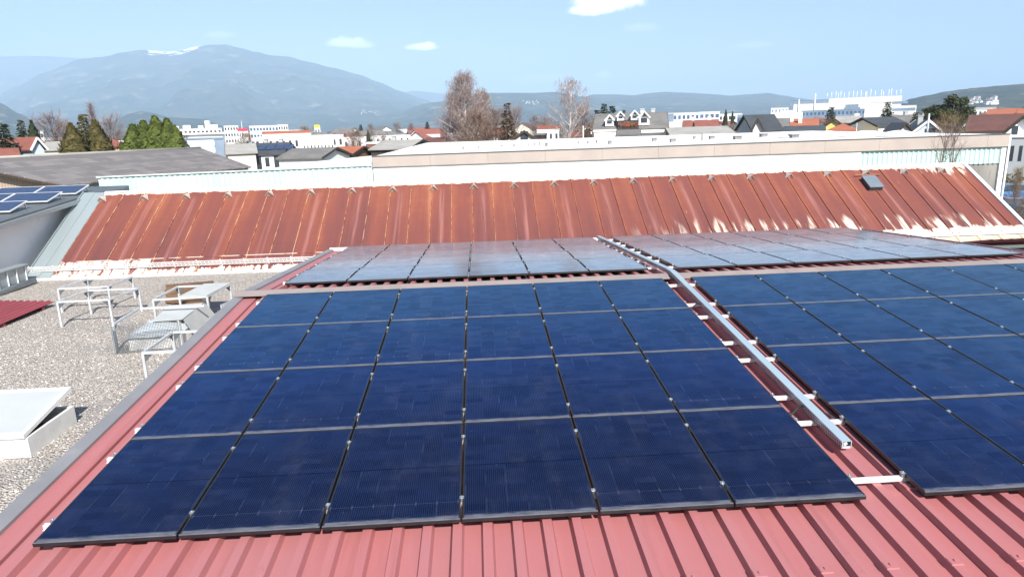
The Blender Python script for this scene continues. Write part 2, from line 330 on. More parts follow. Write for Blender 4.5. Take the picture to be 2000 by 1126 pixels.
def mat_gravel():
    m, N, b = newmat('roof_gravel'); v = obc(N)
    vo = N.new('ShaderNodeTexVoronoi'); N.put(vo.inputs['Vector'], N.vm('ADD', v, N.comb(N.m('MULTIPLY', N.noise(v, 14, 2), .05), 0., 0.))); vo.inputs['Scale'].default_value = 34
    cs = N.sep(vo.outputs['Color']); t = cs[0]
    c = N.ramp(t, [(0, (.33, .29, .255)), (.3, (.52, .47, .42)), (.55, (.62, .57, .515)), (.8, (.70, .655, .605)), (1, (.80, .77, .73))])
    c = N.mix(N.ss(cs[1], .80, .95, 0, .55), c, (.33, .22, .17))
    c = N.mix(N.ss(vo.outputs['Distance'], .36, .66, 0, .6), c, (.14, .128, .12))
    big = N.noise(v, .55, 4); c = N.mix(N.ss(big, .5, .7, 0, .42), c, (.27, .265, .275)); b2_ = N.noise(N.vm('ADD', v, (4, 8, 1)), 1.9, 4, .7); c = N.mix(N.ss(b2_, .66, .76, 0, .6), c, (.13, .125, .11))
    N.put(b.inputs['Base Color'], c); b.inputs['Roughness'].default_value = .9; b.inputs['Specular IOR Level'].default_value = .2
    bump(N, b, N.m('SUBTRACT', 1., vo.outputs['Distance']), .9, .05); return m
M['gravel'] = mat_gravel()

def mat_fibre():
    """corrugated fibre cement: rows of sheets, some paler"""
    m, N, b = newmat('fibre_cement'); v = obc(N); x, y, _ = N.sep(v)
    row = N.m('FLOOR', N.m('DIVIDE', y, 1.25)); col = N.m('FLOOR', N.m('DIVIDE', x, .92))
    wn = N.new('ShaderNodeTexWhiteNoise', noise_dimensions='3D'); N.put(wn.inputs['Vector'], N.comb(col, row, 0.))
    n = N.noise(v, .7, 5, .6); c = N.mix(n, (.115, .108, .114), (.165, .152, .155))
    rw = N.white(N.m('ADD', row, .37)); c = N.mix(N.m('MULTIPLY', N.ss(wn.outputs['Value'], .3, .9, 0, .42), N.ss(rw, .55, .62, .12, 1.)), c, (.26, .24, .23))
    lap = N.m('MULTIPLY', N.ss(N.m('FRACT', N.m('DIVIDE', y, 1.25)), .10, .02), N.ss(N.noise(v, .9, 3), .4, .6)); c = N.mix(N.m('MULTIPLY', lap, .6), c, (.42, .40, .38))
    N.put(b.inputs['Base Color'], c); b.inputs['Roughness'].default_value = .9
    wv = N.m('SINE', N.m('MULTIPLY', x, 35.5)); bump(N, b, wv, .5, .03); return m
M['fibre'] = mat_fibre()
def mat_corr(name, c1, c2, pitch):
    m, N, b = newmat(name); v = obc(N); x, y, _ = N.sep(v)
    n = N.noise(stretch(N, v, (1, 1, .2)), .8, 4); c = N.mix(n, c1, c2); N.put(b.inputs['Base Color'], c); b.inputs['Roughness'].default_value = .6
    bump(N, b, N.m('SINE', N.m('MULTIPLY', x, 6.283/pitch)), .8, .03); return m
M['beige_corr'] = mat_corr('beige_corrugated', (.42, .31, .24), (.38, .28, .22), .2)

def foliage(name, c1, c2, rough=.75):
    m, N, b = newmat(name); v = obc(N); g = N.new('ShaderNodeNewGeometry').outputs['Random Per Island']
    n = N.noise(v, .9, 3); f = N.m('ADD', N.m('MULTIPLY', g, .5), N.m('MULTIPLY', N.ss(n, .3, .7), .5))
    N.put(b.inputs['Base Color'], N.mix(f, c1, c2)); b.inputs['Roughness'].default_value = rough; b.inputs['Specular IOR Level'].default_value = .25
    tr = N.new('ShaderNodeBsdfTranslucent'); N.t.links.new(b.inputs['Base Color'].links[0].from_socket, tr.inputs[0]); mx = N.new('ShaderNodeMixShader'); mx.inputs[0].default_value = .35
    N.t.links.new(b.outputs[0], mx.inputs[1]); N.t.links.new(tr.outputs[0], mx.inputs[2]); o = [n for n in N.t.nodes if n.type == 'OUTPUT_MATERIAL'][0]; N.t.links.new(mx.outputs[0], o.inputs[0]); return m
M['galvlid'] = pm('zinc_cover', (.34, .43, .50), (.30, .39, .46), 2, .38, .2, st=(1, .2, 1))
M['spruce'] = foliage('spruce_needles', (.03, .044, .024), (.08, .10, .05))
M['thuja'] = foliage('thuja_leaves', (.065, .095, .022), (.19, .23, .05))
M['yew'] = foliage('browning_conifer', (.07, .07, .024), (.20, .16, .06))
M['pine'] = foliage('pine_needles', (.04, .055, .026), (.11, .125, .06))
M['twig'] = foliage('bare_twigs', (.25, .18, .165), (.42, .33, .31))
M['twigb'] = foliage('brown_twigs', (.22, .135, .095), (.36, .24, .17))
M['twigy'] = foliage('willow_twigs', (.23, .165, .07), (.34, .26, .13))
M['birch'] = pm('birch_bark', (.72, .68, .65), (.50, .46, .44), 2.5, .8)
M['bark'] = pm('bark', (.12, .085, .065), (.08, .06, .05), 3, .9)
M['bspruce'] = foliage('brown_needles', (.12, .08, .05), (.22, .155, .10))
M['hedge'] = foliage('hedge_leaves', (.06, .07, .02), (.15, .14, .05))

# ================================================================== GROUND
ZG = -4.5
def mat_ground():
    m, N, b = newmat('valley_ground'); v = obc(N)
    n = N.noise(v, .012, 5, .6); n2 = N.noise(v, .11, 4)
    c = N.mix(N.ss(n, .4, .6), (.10, .105, .06), (.13, .12, .10)); c = N.mix(N.ss(n2, .5, .65, 0, .6), c, (.085, .08, .075))
    N.put(b.inputs['Base Color'], c); b.inputs['Roughness'].default_value = .95; return m
g = MB().poly([(-16000, -400, ZG), (16000, -400, ZG), (20000, 15000, ZG), (-20000, 15000, ZG)]).build('ground', mat_ground()); struct(g)
yard = MB().poly([(30, 20, ZG+.004), (75, 20, ZG+.004), (75, 62, ZG+.004), (36.2, 62, ZG+.004)]).build('parking_yard', M['asphalt']); struct(yard)

# ================================================================== RED METAL ROOF
AL, BE = .07168, .06978
RY, RZ, RP, BX, FXA, FXB = 7.4756, .4407, 1.62185, 7.4212, .019, 7.5007
CP = 1.154
nA = Vector((0, -math.sin(AL), math.cos(AL))); tA = Vector((0, math.cos(AL), math.sin(AL)))
nB = Vector((0, math.sin(BE), math.cos(BE))); tB = Vector((0, math.cos(BE), -math.sin(BE)))
oB = Vector((0, RY, RZ))
def A(x, v, h): return Vector((x, 0, 0))+tA*v+nA*h        # near slope: across, up the slope, above the glass
def B(x, v, h): return Vector((x, 0, 0))+oB+tB*v+nB*h     # far slope: across, down from its first panel row, above the glass
PAN = -.142; XL, XR = -.24, 15.05
VR = 6.79/math.cos(AL)                                     # near slope reaches the ridge here
hall = thing('metal_roof_hall', 'low hall under the red ribbed metal roof that carries the black solar panels', 'building', (7, 5, ZG))
def kid(mb, name, mat, parent, root): return mb.build(name, mat, parent, tuple(root.location))
def rib_profile(x0, x1, p=.25):
    pts = [(x0, 0.)]; k = 0; x = x0+.10
    while x+.16 < x1:
        pts += [(x, 0), (x+.018, .060), (x+.094, .060), (x+.112, 0)]; x += p
    pts.append((x1, 0)); return pts
prof = rib_profile(XL, XR)
def roof_sheet(P, v0, v1, name):
    mb = MB(); n = len(prof); pts = [P(x, v0, PAN+h) for x, h in prof]+[P(x, v1, PAN+h) for x, h in prof]
    mb.mesh(pts, [(i, i+1, n+i+1, n+i) for i in range(n-1)])
    return kid(mb, name, M['red'], hall, hall)
near = roof_sheet(A, -3.2, VR, 'ribbed_roof_sheet'); far_ = roof_sheet(B, -.69, 6.70, 'ribbed_roof_sheet')
mb = MB()                                                   # red edge trim along the gravel side
for P, v0, v1 in ((A, -3.2, VR), (B, -.69, 6.7)):
    s = [(-.475, .020), (-.44, .026), (-.275, .026), (-.262, .016), (-.258, -.030), (-.244, -.030), (-.240, .006)]
    for (xa, ha), (xb, hb) in zip(s, s[1:]): mb.poly([P(xa, v0, PAN+ha), P(xb, v0, PAN+hb), P(xb, v1, PAN+hb), P(xa, v1, PAN+ha)])
kid(mb, 'edge_trim', M['red'], hall, hall)
for s0, s1 in ((-.62, -.47), (XR+.0, XR+.16)):
    mb = MB()
    for P, v0, v1 in ((A, -3.2, VR), (B, -.69, 6.72)):
        b_ = [P(s0, v0, PAN-.12), P(s1, v0, PAN-.12), P(s1, v1, PAN-.12), P(s0, v1, PAN-.12)]
        t_ = [P(s0, v0, PAN+.075), P(s1, v0, PAN+.055), P(s1, v1, PAN+.055), P(s0, v1, PAN+.075)]
        mb.hexa(b_, t_)
    kid(mb, 'verge_flashing', M['verge'], hall, hall)
mb = MB()                                                   # the ridge cap, two flat flanges resting on the ribs
L, Rr = -.62, XR+.16
ap = A(0, VR+.0, PAN+.118); a0 = A(0, VR-.22, PAN+.092); b0 = B(0, -.50, PAN+.074)
ring = [(a0.y, a0.z-.012), (a0.y, a0.z), (ap.y-.03, ap.z), (ap.y+.03, ap.z), (b0.y, b0.z), (b0.y, b0.z-.012), (ap.y, ap.z-.02)]
for k in range(8):
    xa, xb = L+(Rr-L)*k/8, L+(Rr-L)*(k+1)/8+.02; mb.prism([(y, z+.004*(k % 2)) for y, z in ring], xa, xb)
kid(mb, 'ridge_cap', M['cap'], hall, hall)
mb = MB(); e = B(0, 6.75, PAN)
prof_g = [(e.y-.02, e.z-.10), (e.y-.02, e.z+.0), (e.y, e.z+.0), (e.y+.004, e.z-.08), (e.y+.12, e.z-.08), (e.y+.12, e.z+.075), (e.y+.15, e.z+.085), (e.y+.15, e.z-.10)]
mb.prism(prof_g, -.62, 7.32); kid(mb, 'eave_gutter', M['lwhite'], hall, hall)
mb = MB()
pr = [(-2.9, -.45), (6.79, .25), (14.0, -.25), (14.0, ZG), (-2.9, ZG)]
mb.prism(pr, -.44, XR-.05); kid(mb, 'hall_wall', M['greyw'], hall, hall)
# storm saddles screwed on the ribs at the front
for k in range(26):
    x = XL+.10+.061+.25*(1+2*k)
    if x > XR: break
    mb = MB(); b_ = [A(x-.05, -.78, PAN+.0605), A(x+.05, -.78, PAN+.0605), A(x+.05, -.70, PAN+.0605), A(x-.05, -.70, PAN+.0605)]
    mb.hexa(b_, [p+nA*.010+(A(x, -.74, 0)-A(0, 0, 0)-(p-nA*(PAN+.0605)))*.12 for p in b_])
    mb.tube([A(x, -.74, PAN+.070), A(x, -.74, PAN+.082)], .010, 6)
    kid(mb, 'storm_saddle', M['red'], near, hall)
mb = MB(); x = XL+.10+.061+.25*30; b_ = [A(x-.05, .16, PAN+.0605), A(x+.05, .16, PAN+.0605), A(x+.05, .24, PAN+.0605), A(x-.05, .24, PAN+.0605)]
mb.hexa(b_, [p+nA*.012 for p in b_]); mb.tube([A(x, .2, PAN+.071), A(x, .2, PAN+.084)], .010, 6); kid(mb, 'storm_saddle', M['red'], near, hall)

# ------------------------------------------------------------------ solar panels
def make_panel():
    t = thing('solar_module', 'x', 'solar panel'); mb = MB(); w = .014
    mb.bx(0, PW, 0, w, -PT, 0); mb.bx(0, PW, PL-w, PL, -PT, 0); mb.bx(0, w, w, PL-w, -PT, 0); mb.bx(PW-w, PW, w, PL-w, -PT, 0)
    mb.build('panel_frame', M['frame'], t)
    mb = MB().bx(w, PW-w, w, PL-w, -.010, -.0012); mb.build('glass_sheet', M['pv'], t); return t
proto = make_panel(); first = True
ORD = ['first', 'second', 'third', 'fourth', 'fifth', 'sixth']
rowsN = ['front row', 'second row from the front', 'third row from the front', 'row just below the ridge cap']
rowsF = ['row nearest the ridge cap', 'second row past the ridge', 'third row past the ridge', 'row along the far eave']
for blk in range(4):
    for j in range(4):
        for i in range(6):
            nearb = blk < 2
            x = i*CP + (0, BX, FXA, FXB)[blk]; v = j*RP
            ang = AL if nearb else -BE
            jit = random.uniform(-.0015, .0015)
            p = A(x, v, jit) if nearb else B(x, v, jit)
            o = proto if first else dup(proto); first = False
            o.location = p
            if not nearb: ang += .0165; o.location = p-nB*.0135
            o.rotation_euler = (ang+random.uniform(-.0012, .0012), random.uniform(-.001, .001), 0)
            if blk == 0: lab = 'solar panel left of tray, %s, %s from gravel roof' % (rowsN[j], ORD[i])
            elif blk == 1: lab = 'solar panel right of tray, %s, %s from it' % (rowsN[j], ORD[i])
            elif blk == 2: lab = 'solar panel on far slope, %s, %s from gravel side' % (rowsF[j], ORD[i])
            else: lab = 'solar panel on far slope, %s, %s right of tray' % (rowsF[j], ORD[i])
            tag(o, lab, 'solar panel', 'solar panels on the red metal roof')
# ------------------------------------------------------------------ rails with clamps
railA = [.30, 1.34, 1.92, 2.97, 3.55, 4.58, 5.15, 6.18]
railB = [.30, 1.30, 1.92, 2.93, 3.55, 4.55, 5.16, 6.16]
def clamp_mesh():
    mb = MB(); mb.bx(-.009, .009, -.025, .025, -.03, .002); mb.bx(-.019, .019, -.017, .017, .001, .0045); mb.tube([(0, 0, .0045), (0, 0, .015)], .0065, 6); return mb
cl0 = None; cl1 = None
for P, rl, side in ((A, railA, 0), (B, railB, 1)):
    for k, v in enumerate(rl):
        rows_ = (rowsN if side == 0 else rowsF)[k//2]; half = ('lower', 'upper')[k % 2] if side == 0 else ('upper', 'lower')[k % 2]
        t = thing('mounting_rail', 'silver mounting rail under the %s half of the %s' % (half, rows_.replace('row', 'panel row', 1)), 'mounting rail', P(0, v, 0), 0, 'mounting rails under the solar panels')
        t.rotation_euler = (AL if side == 0 else -BE, 0, 0)
        xa = -.095; xb = BX+6*CP+.07; mb = MB()
        mb.bx(xa, xb, -.019, .019, -.076, -.041); mb.bx(xa, xb, -.019, -.006, -.041, -.0355); mb.bx(xa, xb, .006, .019, -.041, -.0355)
        for q in range(31):
            xx = XL+.161+.5*q
            if xx < xb: mb.bx(xx-.02, xx+.02, -.03, .03, -.0805, -.0765)
        mb.build('rail_profile', M['alu'], t)
        for bx0 in ((0, BX) if side == 0 else (FXA, FXB)):
            for i in range(7):
                xx = bx0+i*CP-.010
                if i == 0: xx = bx0-.012
                if i == 6: xx = bx0+5*CP+PW+.012
                if cl0 is None: c = cl0 = clamp_mesh().build('panel_clamp', M['clamp'], t)
                else:
                    c = cl0.copy(); COL.objects.link(c); c.parent = t
                c.location = (xx, 0, 0)
# ------------------------------------------------------------------ cable tray
TX0, TX1, TH0, TH1 = 7.118, 7.212, -.036, .036
tray = thing('cable_tray', 'long grey covered cable tray running up the red roof between the panel fields', 'cable tray', (7.165, 6, .4))
pathA = [(A, .80), (A, VR)]
bend = .5*(A(0, VR, 0)+B(0, -.67, 0))
st_ = [A(0, .80, 0), A(0, VR-.12, .022), B(0, -.55, .022), B(0, 6.55, 0)]
nn_ = [nA, nA, nB, nB]
# it crosses the ridge on a short raised bend
def trp(k, x, h):
    return Vector((x, 0, 0))+st_[k]+nn_[k]*h
LX = (0, 0, -.02, -.03)
lid = MB(); sl = MB(); bt = MB()
for k in range(3):
    q = lambda x, h: [trp(k, x+LX[k], h), trp(k+1, x+LX[k+1], h)]
    def slab(mb, x0, x1, h0, h1):
        a0, a1 = q(x0, h0); b0, b1 = q(x1, h0); c0, c1 = q(x1, h1); d0, d1 = q(x0, h1)
        mb.hexa((a0, b0, c0, d0), (a1, b1, c1, d1))
    slab(lid, TX0-.003, TX1+.003, TH1, TH1+.004); slab(lid, TX0-.003, TX0-.0005, TH1-.014, TH1); slab(lid, TX1+.0005, TX1+.003, TH1-.014, TH1)
    slab(bt, TX0, TX1, TH0, TH0+.002)
def mat_perf():
    m, N, b = newmat('perforated_steel'); v = obc(N); x, y, z = N.sep(v)
    fy = N.m('ABSOLUTE', N.m('SUBTRACT', N.m('FRACT', N.m('DIVIDE', y, .035)), .5)); fz = N.m('ABSOLUTE', N.m('SUBTRACT', N.m('FRACT', N.m('DIVIDE', z, .027)), .5))
    k = N.m('MULTIPLY', N.ss(fy, .34, .30), N.ss(fz, .30, .24))
    N.put(b.inputs['Base Color'], N.mix(k, (.42, .42, .44), (.03, .025, .03))); b.inputs['Roughness'].default_value = .5; b.inputs['Metallic'].default_value = .6; return m
M['perf'] = mat_perf()
for k in range(3):
    for x in (TX0, TX1-.0015):
        a0, a1 = trp(k, x+LX[k], TH0), trp(k+1, x+LX[k+1], TH0); b0, b1 = trp(k, x+LX[k], TH1-.0145), trp(k+1, x+LX[k+1], TH1-.0145)
        d = Vector((.0015, 0, 0)); sl.hexa((a0, a0+d, b0+d, b0), (a1, a1+d, b1+d, b1))
kid(lid, 'tray_cover', M['galvlid'] if 'galvlid' in M else M['alu'], tray, tray); kid(sl, 'perforated_side', M['perf'], tray, tray); kid(bt, 'tray_bottom', M['galv'], tray, tray)
mb = MB(); e0 = A(TX0, .795, 0)
mb.bar(A(TX0+.003, .797, TH0+.002), A(TX0+.003, .797, TH1), .006, .006); mb.bar(A(TX1-.003, .797, TH0+.002), A(TX1-.003, .797, TH1), .006, .006)
mb.bar(A(TX0+.01, .800, TH0+.012), A(TX1-.01, .800, TH0+.012), .012, .02); mb.bar(A(TX0+.02, .802, TH1-.03), A(TX0+.05, .802, TH1-.012), .012, .03)
kid(mb, 'end_bracket', M['galv'], tray, tray)
def cable(pts, lab, r=.008):
    p = [Vector(q) for q in pts]; out = []
    for a in range(len(p)-1):
        p0, p1, p2, p3 = p[max(a-1, 0)], p[a], p[a+1], p[min(a+2, len(p)-1)]
        for s in range(6):
            t = s/6; out.append(.5*((2*p1)+(p2-p0)*t+(2*p0-5*p1+4*p2-p3)*t*t+(3*p1-p0-3*p2+p3)*t**3))
    out.append(p[-1]); tag(MB().tube(out, r, 6).build('solar_cable', M['black'], None, tuple(p[0])), lab, 'cable', 'cables between panels and tray')
for dv, lab in ((1.50, 'black cable looping into the tray beside the second row from the front'), (4.92, 'black cable looping into the tray just below the top panel row')):
    for s in (0,):
        cable([A(6.86, dv-.03, -.06), A(6.95, dv-.01, -.02), A(7.04, dv+.05, .02), A(7.10, dv+.10, .005), A(7.15, dv+.12, -.01)], lab, .011)
cable([A(7.48, 1.30, -.07), A(7.40, 1.38, -.06), A(7.30, 1.47, -.02), A(7.20, 1.52, -.01)], 'thin grey cable leaving the right side of the tray near its open end', .010)

# ================================================================== GRAVEL FLAT ROOF ON THE LEFT
GZ = -1.25
flat = thing('flat_roof_building', 'low flat roofed building covered with pale gravel left of the red roof', 'building', (-6, 7, ZG))
mb = MB(); nx, ny = 60, 110; pts = []; fs = []
for j in range(ny+1):
    for i in range(nx+1):
        x = -14+13.45*i/nx; y = -3+20.2*j/ny; pts.append((x, y, GZ+.022*noise.noise(Vector((x*1.3, y*1.3, 0)))+.012*noise.noise(Vector((x*6, y*6, 2)))))
for j in range(ny):
    for i in range(nx): a = j*(nx+1)+i; fs.append((a, a+1, a+nx+2, a+nx+1))
mb.mesh(pts, fs); kid(mb, 'gravel_layer', M['gravel'], flat, flat)
kid(MB().bx(-14, -.56, -3, 17.1, ZG, GZ-.15), 'building_wall', M['greyw'], flat, flat)
pb = MB(); rg = random.Random(4)                                # loose pebbles that stand proud of the layer in front
for k in range(5200):
    y = -1+13*rg.random()**1.4; x = -7.5+6.8*rg.random()
    r = rg.uniform(.010, .022); c = Vector((x, y, GZ+.022*noise.noise(Vector((x*1.3, y*1.3, 0)))+.012*noise.noise(Vector((x*6, y*6, 2)))+r*.3))
    a0 = rg.random()*6.3; p = [c+Vector((math.cos(a0+q*1.571)*r*rg.uniform(.8, 1.3), math.sin(a0+q*1.571)*r*rg.uniform(.8, 1.2), 0)) for q in range(4)]
    pb.mesh(p+[c+Vector((rg.uniform(-.3, .3)*r, rg.uniform(-.3, .3)*r, r*.75))], ((0, 1, 4), (1, 2, 4), (2, 3, 4), (3, 0, 4)))
def mat_pebble():
    m, N, b = newmat('pebbles'); g_ = N.new('ShaderNodeNewGeometry').outputs['Random Per Island']
    N.put(b.inputs['Base Color'], N.ramp(g_, [(0, (.30, .275, .25)), (.35, (.46, .425, .39)), (.7, (.60, .565, .53)), (.92, (.76, .74, .71)), (1, (.40, .28, .22))])); b.inputs['Roughness'].default_value = .85; return m
po = kid(pb, 'loose_pebbles', mat_pebble(), flat, flat); po['kind'] = 'stuff'

# --- metal parapet on the far left
pa = thing('metal_parapet', 'grey standing seam sheet metal parapet at the left edge of the gravel roof', 'parapet', (-10.6, 14, GZ))
mb = MB().bx(-10.75, -10.6, 9, 16.5, GZ, -.62); kid(mb, 'parapet_face', M['grey_sheet'], pa, pa)
for k in range(14): y = 16.42-.42*k; kid(MB().bx(-10.5985, -10.57, y-.012, y+.012, GZ+.14, -.66), 'standing_seam', M['lwhite'], pa, pa)
mb = MB().bx(-10.85, -10.53, 8.98, 16.53, -.619, -.585); kid(mb, 'coping', M['grey_sheet'], pa, pa)
mb = MB().tube([(-10.50, 9, GZ+.05), (-10.50, 16.6, GZ+.10)], .09, 10); kid(mb, 'foot_gutter', M['grey_sheet'], pa, pa)

# --- red sheets lying on the gravel
rs = MB(); c0 = Vector((-8.02, 11.25, GZ)); dx = Vector((-.985, .18, .0)); dy = Vector((.02, 1.0, 0)); pts = []; n = 0
us = []; u = 0
while u < 3.1: us += [(u, 0), (u+.09, 0), (u+.115, .035), (u+.185, .035)]; u += .21
for v in (0, 2.15):
    for (u, h) in us: pts.append(c0+dx*u+dy*(v-.0*u)+Vector((0, 0, .10+h+.015*v)))
n = len(us); rs.mesh(pts, [(i, i+1, n+i+1, n+i) for i in range(n-1)])
m_ = [Vector(p)-Vector((0, 0, .012)) for p in pts]; rs.mesh(m_, [(i, i+1, n+i+1, n+i) for i in range(n-1)])
for q in (.2, 1.7): rs.bar(c0+dx*.02+dy*q+Vector((0, 0, .05)), c0+dx*3+dy*q+Vector((0, 0, .05)), .09, .085)
tag(rs.build('roof_sheet_stack', pm('dark_red_sheet', (.26, .05, .06), (.22, .045, .055), 2, .45), None, tuple(c0)), 'dark red ribbed metal sheets lying on the gravel beside the parapet', 'metal sheets')

# --- open roof hatch in front
ht = thing('roof_hatch', 'white roof hatch with its pale lid propped open at the edge of the photo', 'roof hatch', (-3.5, 4.7, GZ))
x0, x1, y0, y1, h = -4.25, -2.84, 4.16, 5.30, .30
mb = MB()
for a in ((x0, x1, y0, y0+.05), (x0, x1, y1-.05, y1), (x0, x0+.05, y0+.05, y1-.05), (x1-.05, x1, y0+.05, y1-.05)): mb.bx(*a, GZ, GZ+h)
kid(mb, 'curb', pm('hatch_curb', (.66, .66, .65), (.58, .58, .57), 3, .7, dirt=(.45, .43, .4)), ht, ht)
kid(MB().bx(x0+.05, x1-.05, y0+.05, y1-.05, GZ+.02, GZ+.06), 'shaft_lining', M['wood'], ht, ht)
HM = Matrix.Translation((0, y0, GZ+h+.012)) @ Matrix.Rotation(R(11), 4, 'X')
lid_ = MB(); lw0, lw1, ld = x0-.06, x1-.02, 1.22
lid_.bx(lw0+.05, lw1-.05, .02, ld-.05, .030, .050, HM)
kid(lid_, 'lid_dome', pm('opal_acrylic', (.43, .45, .47), (.40, .42, .44), 1.2, .25), ht, ht)
mb = MB()
for a in ((lw0, lw1, -.03, .05), (lw0, lw1, ld-.06, ld), (lw0, lw0+.06, .05, ld-.06), (lw1-.06, lw1, .05, ld-.06)): mb.bx(*a, .0, .06, HM)
kid(mb, 'lid_rim', M['lwhite'], ht, ht)
mb = MB().bx(x1-.35, x1-.20, y0-.012, y0+.03, GZ+h-.02, GZ+h+.012); kid(mb, 'hinge', M['galv'], ht, ht)

# --- guard frames of square tube
def guard(label, P4, h=.62, legs=(0, 1, 2, 3), beams=((0, 1), (1, 2), (2, 3), (3, 0)), mid=False):
    c = sum((Vector((p[0], p[1], 0)) for p in P4), Vector())/4; t = thing('guard_frame', label, 'guard frame', (c.x, c.y, GZ), 0, 'steel guard frames on the gravel roof')
    top = [Vector((p[0], p[1], GZ+h)) for p in P4]; w = .045
    for i, j in beams: kid(MB().bar(top[i], top[j], w, w), 'top_rail', M['galv'], t, t)
    for i in legs:
        kid(MB().bar((top[i].x, top[i].y, GZ-.02), top[i]-Vector((0, 0, w/2)), w, w), 'leg', M['galv'], t, t)
    for i in legs:
        g_ = MB()
        for j in range(4):
            if (i, j) in beams or (j, i) in beams:
                d = (top[j]-top[i]).normalized(); s = d.cross(Vector((0, 0, 1)))*.004; a = top[i]+d*w/2-Vector((0, 0, w/2+.001))
                tri = [a, a+d*.15, a-Vector((0, 0, .15))]
                g_.mesh([p+s for p in tri]+[p-s for p in tri], ((0, 1, 2), (5, 4, 3), (0, 3, 4, 1), (1, 4, 5, 2), (2, 5, 3, 0)))
        if g_.v: kid(g_, 'corner_gusset', M['dgrey_sheet'], t, t)
    return t
guard('open steel guard frame standing nearest the red sheets on the gravel', [(-6.52, 11.22), (-5.32, 11.25), (-5.17, 12.40), (-6.45, 12.38)])
guard('open steel guard frame farthest back, close to the rusty roof', [(-7.40, 12.74), (-6.14, 12.78), (-6.08, 13.93), (-7.28, 13.88)])
gb = guard('steel guard frame with a grey board on top, beside the brown planks', [(-4.17, 11.02), (-2.95, 11.15), (-2.85, 12.42), (-4.17, 12.40)])
bd = MB(); b_ = [Vector((-3.60, 11.05, GZ+.646)), Vector((-2.93, 11.12, GZ+.646)), Vector((-2.83, 12.45, GZ+.646)), Vector((-3.52, 12.46, GZ+.646))]
bd.hexa(b_, [p+Vector((0, 0, .018)) for p in b_]); tag(bd.build('cover_board', pm('grey_board', (.44, .46, .46), (.40, .42, .42), 3, .6), None, tuple(b_[0])), 'flat grey board lying on the guard frame by the brown planks', 'board')
gf = guard('low steel guard frame in front of the wire mesh, close to the red roof', [(-2.50, 6.95), (-1.20, 6.98), (-1.20, 8.22), (-2.52, 8.22)], .60)
gm = guard('steel guard frame round the white skylight behind the wire mesh', [(-4.08, 9.0), (-2.76, 9.1), (-2.70, 10.33), (-4.16, 10.31)], .60, legs=(0, 1), beams=((0, 3), (3, 2)))
# --- wire mesh panel
ms = thing('wire_mesh_panel', 'upright galvanised wire mesh panel in front of the white skylight', 'mesh panel', (-3.4, 8.85, GZ))
a, b_ = Vector((-4.02, 8.78, GZ+.02)), Vector((-2.76, 9.02, GZ+.02)); hh = .60; mb = MB()
for k in range(43): p = a.lerp(b_, k/42); mb.bar(p, p+Vector((0, 0, hh)), .0055)
for k in range(21): z = Vector((0, 0, hh*k/20)); mb.bar(a+z, b_+z, .0055)
kid(mb, 'wire_grid', M['dgrey_sheet'], ms, ms)
mb = MB(); d_ = Vector((0, .03, 0))
for p in (a, b_): mb.bar(p+d_, p+d_+Vector((0, 0, hh)), .04, .02)
kid(mb, 'side_post', M['galv'], ms, ms)
# --- skylight under grey sheet
sk = thing('roof_skylight', 'white skylight half covered by a grey bent sheet among the guard frames', 'skylight', (-3.4, 10, GZ))
mb = MB(); mb.hexa([Vector((-3.86, 9.05, GZ)), Vector((-2.84, 9.12, GZ)), Vector((-2.86, 10.6, GZ)), Vector((-3.9, 10.5, GZ))],
                  [Vector((-3.84, 9.07, GZ+.26)), Vector((-2.86, 9.14, GZ+.26)), Vector((-2.88, 10.58, GZ+.26)), Vector((-3.88, 10.48, GZ+.26))])
kid(mb, 'curb', M['lwhite'], sk, sk)
mb = MB(); NU, NV = 12, 14; pts = []; fs = []
for j in range(NV+1):
    for i in range(NU+1):
        u, v = i/NU, j/NV; q = (max(0, math.sin(math.pi*u))*max(0, math.sin(math.pi*v)))**.5
        pts.append((-3.90+1.06*u, 9.0+1.6*v+.07*u, GZ+.275+.22*q))
for j in range(NV):
    for i in range(NU): k = j*(NU+1)+i; fs.append((k, k+1, k+NU+2, k+NU+1))
mb.mesh(pts, fs, True); kid(mb, 'dome', pm('opal_dome', (.50, .54, .57), (.46, .50, .53), 1.5, .25), sk, sk)
mb = MB(); b_ = [Vector((-3.50, 9.45, GZ+.505)), Vector((-2.88, 9.52, GZ+.505)), Vector((-2.98, 10.98, GZ+.505)), Vector((-3.75, 10.85, GZ+.505))]
mb.hexa(b_, [p+Vector((0, 0, .008)) for p in b_])
s_ = [Vector((-2.86, 9.52, GZ+.505)), Vector((-2.70, 9.70, GZ+.01)), Vector((-2.78, 11.25, GZ+.01)), Vector((-2.96, 10.98, GZ+.505))]
mb.hexa(s_, [p+Vector((.006, 0, .006)) for p in s_])
tag(mb.build('bent_sheet', pm('grey_bent_sheet', (.47, .49, .48), (.43, .45, .45), 3, .5, .1), None, tuple(b_[0])), 'bent grey metal sheet leaning over the white skylight on the gravel', 'metal sheet')
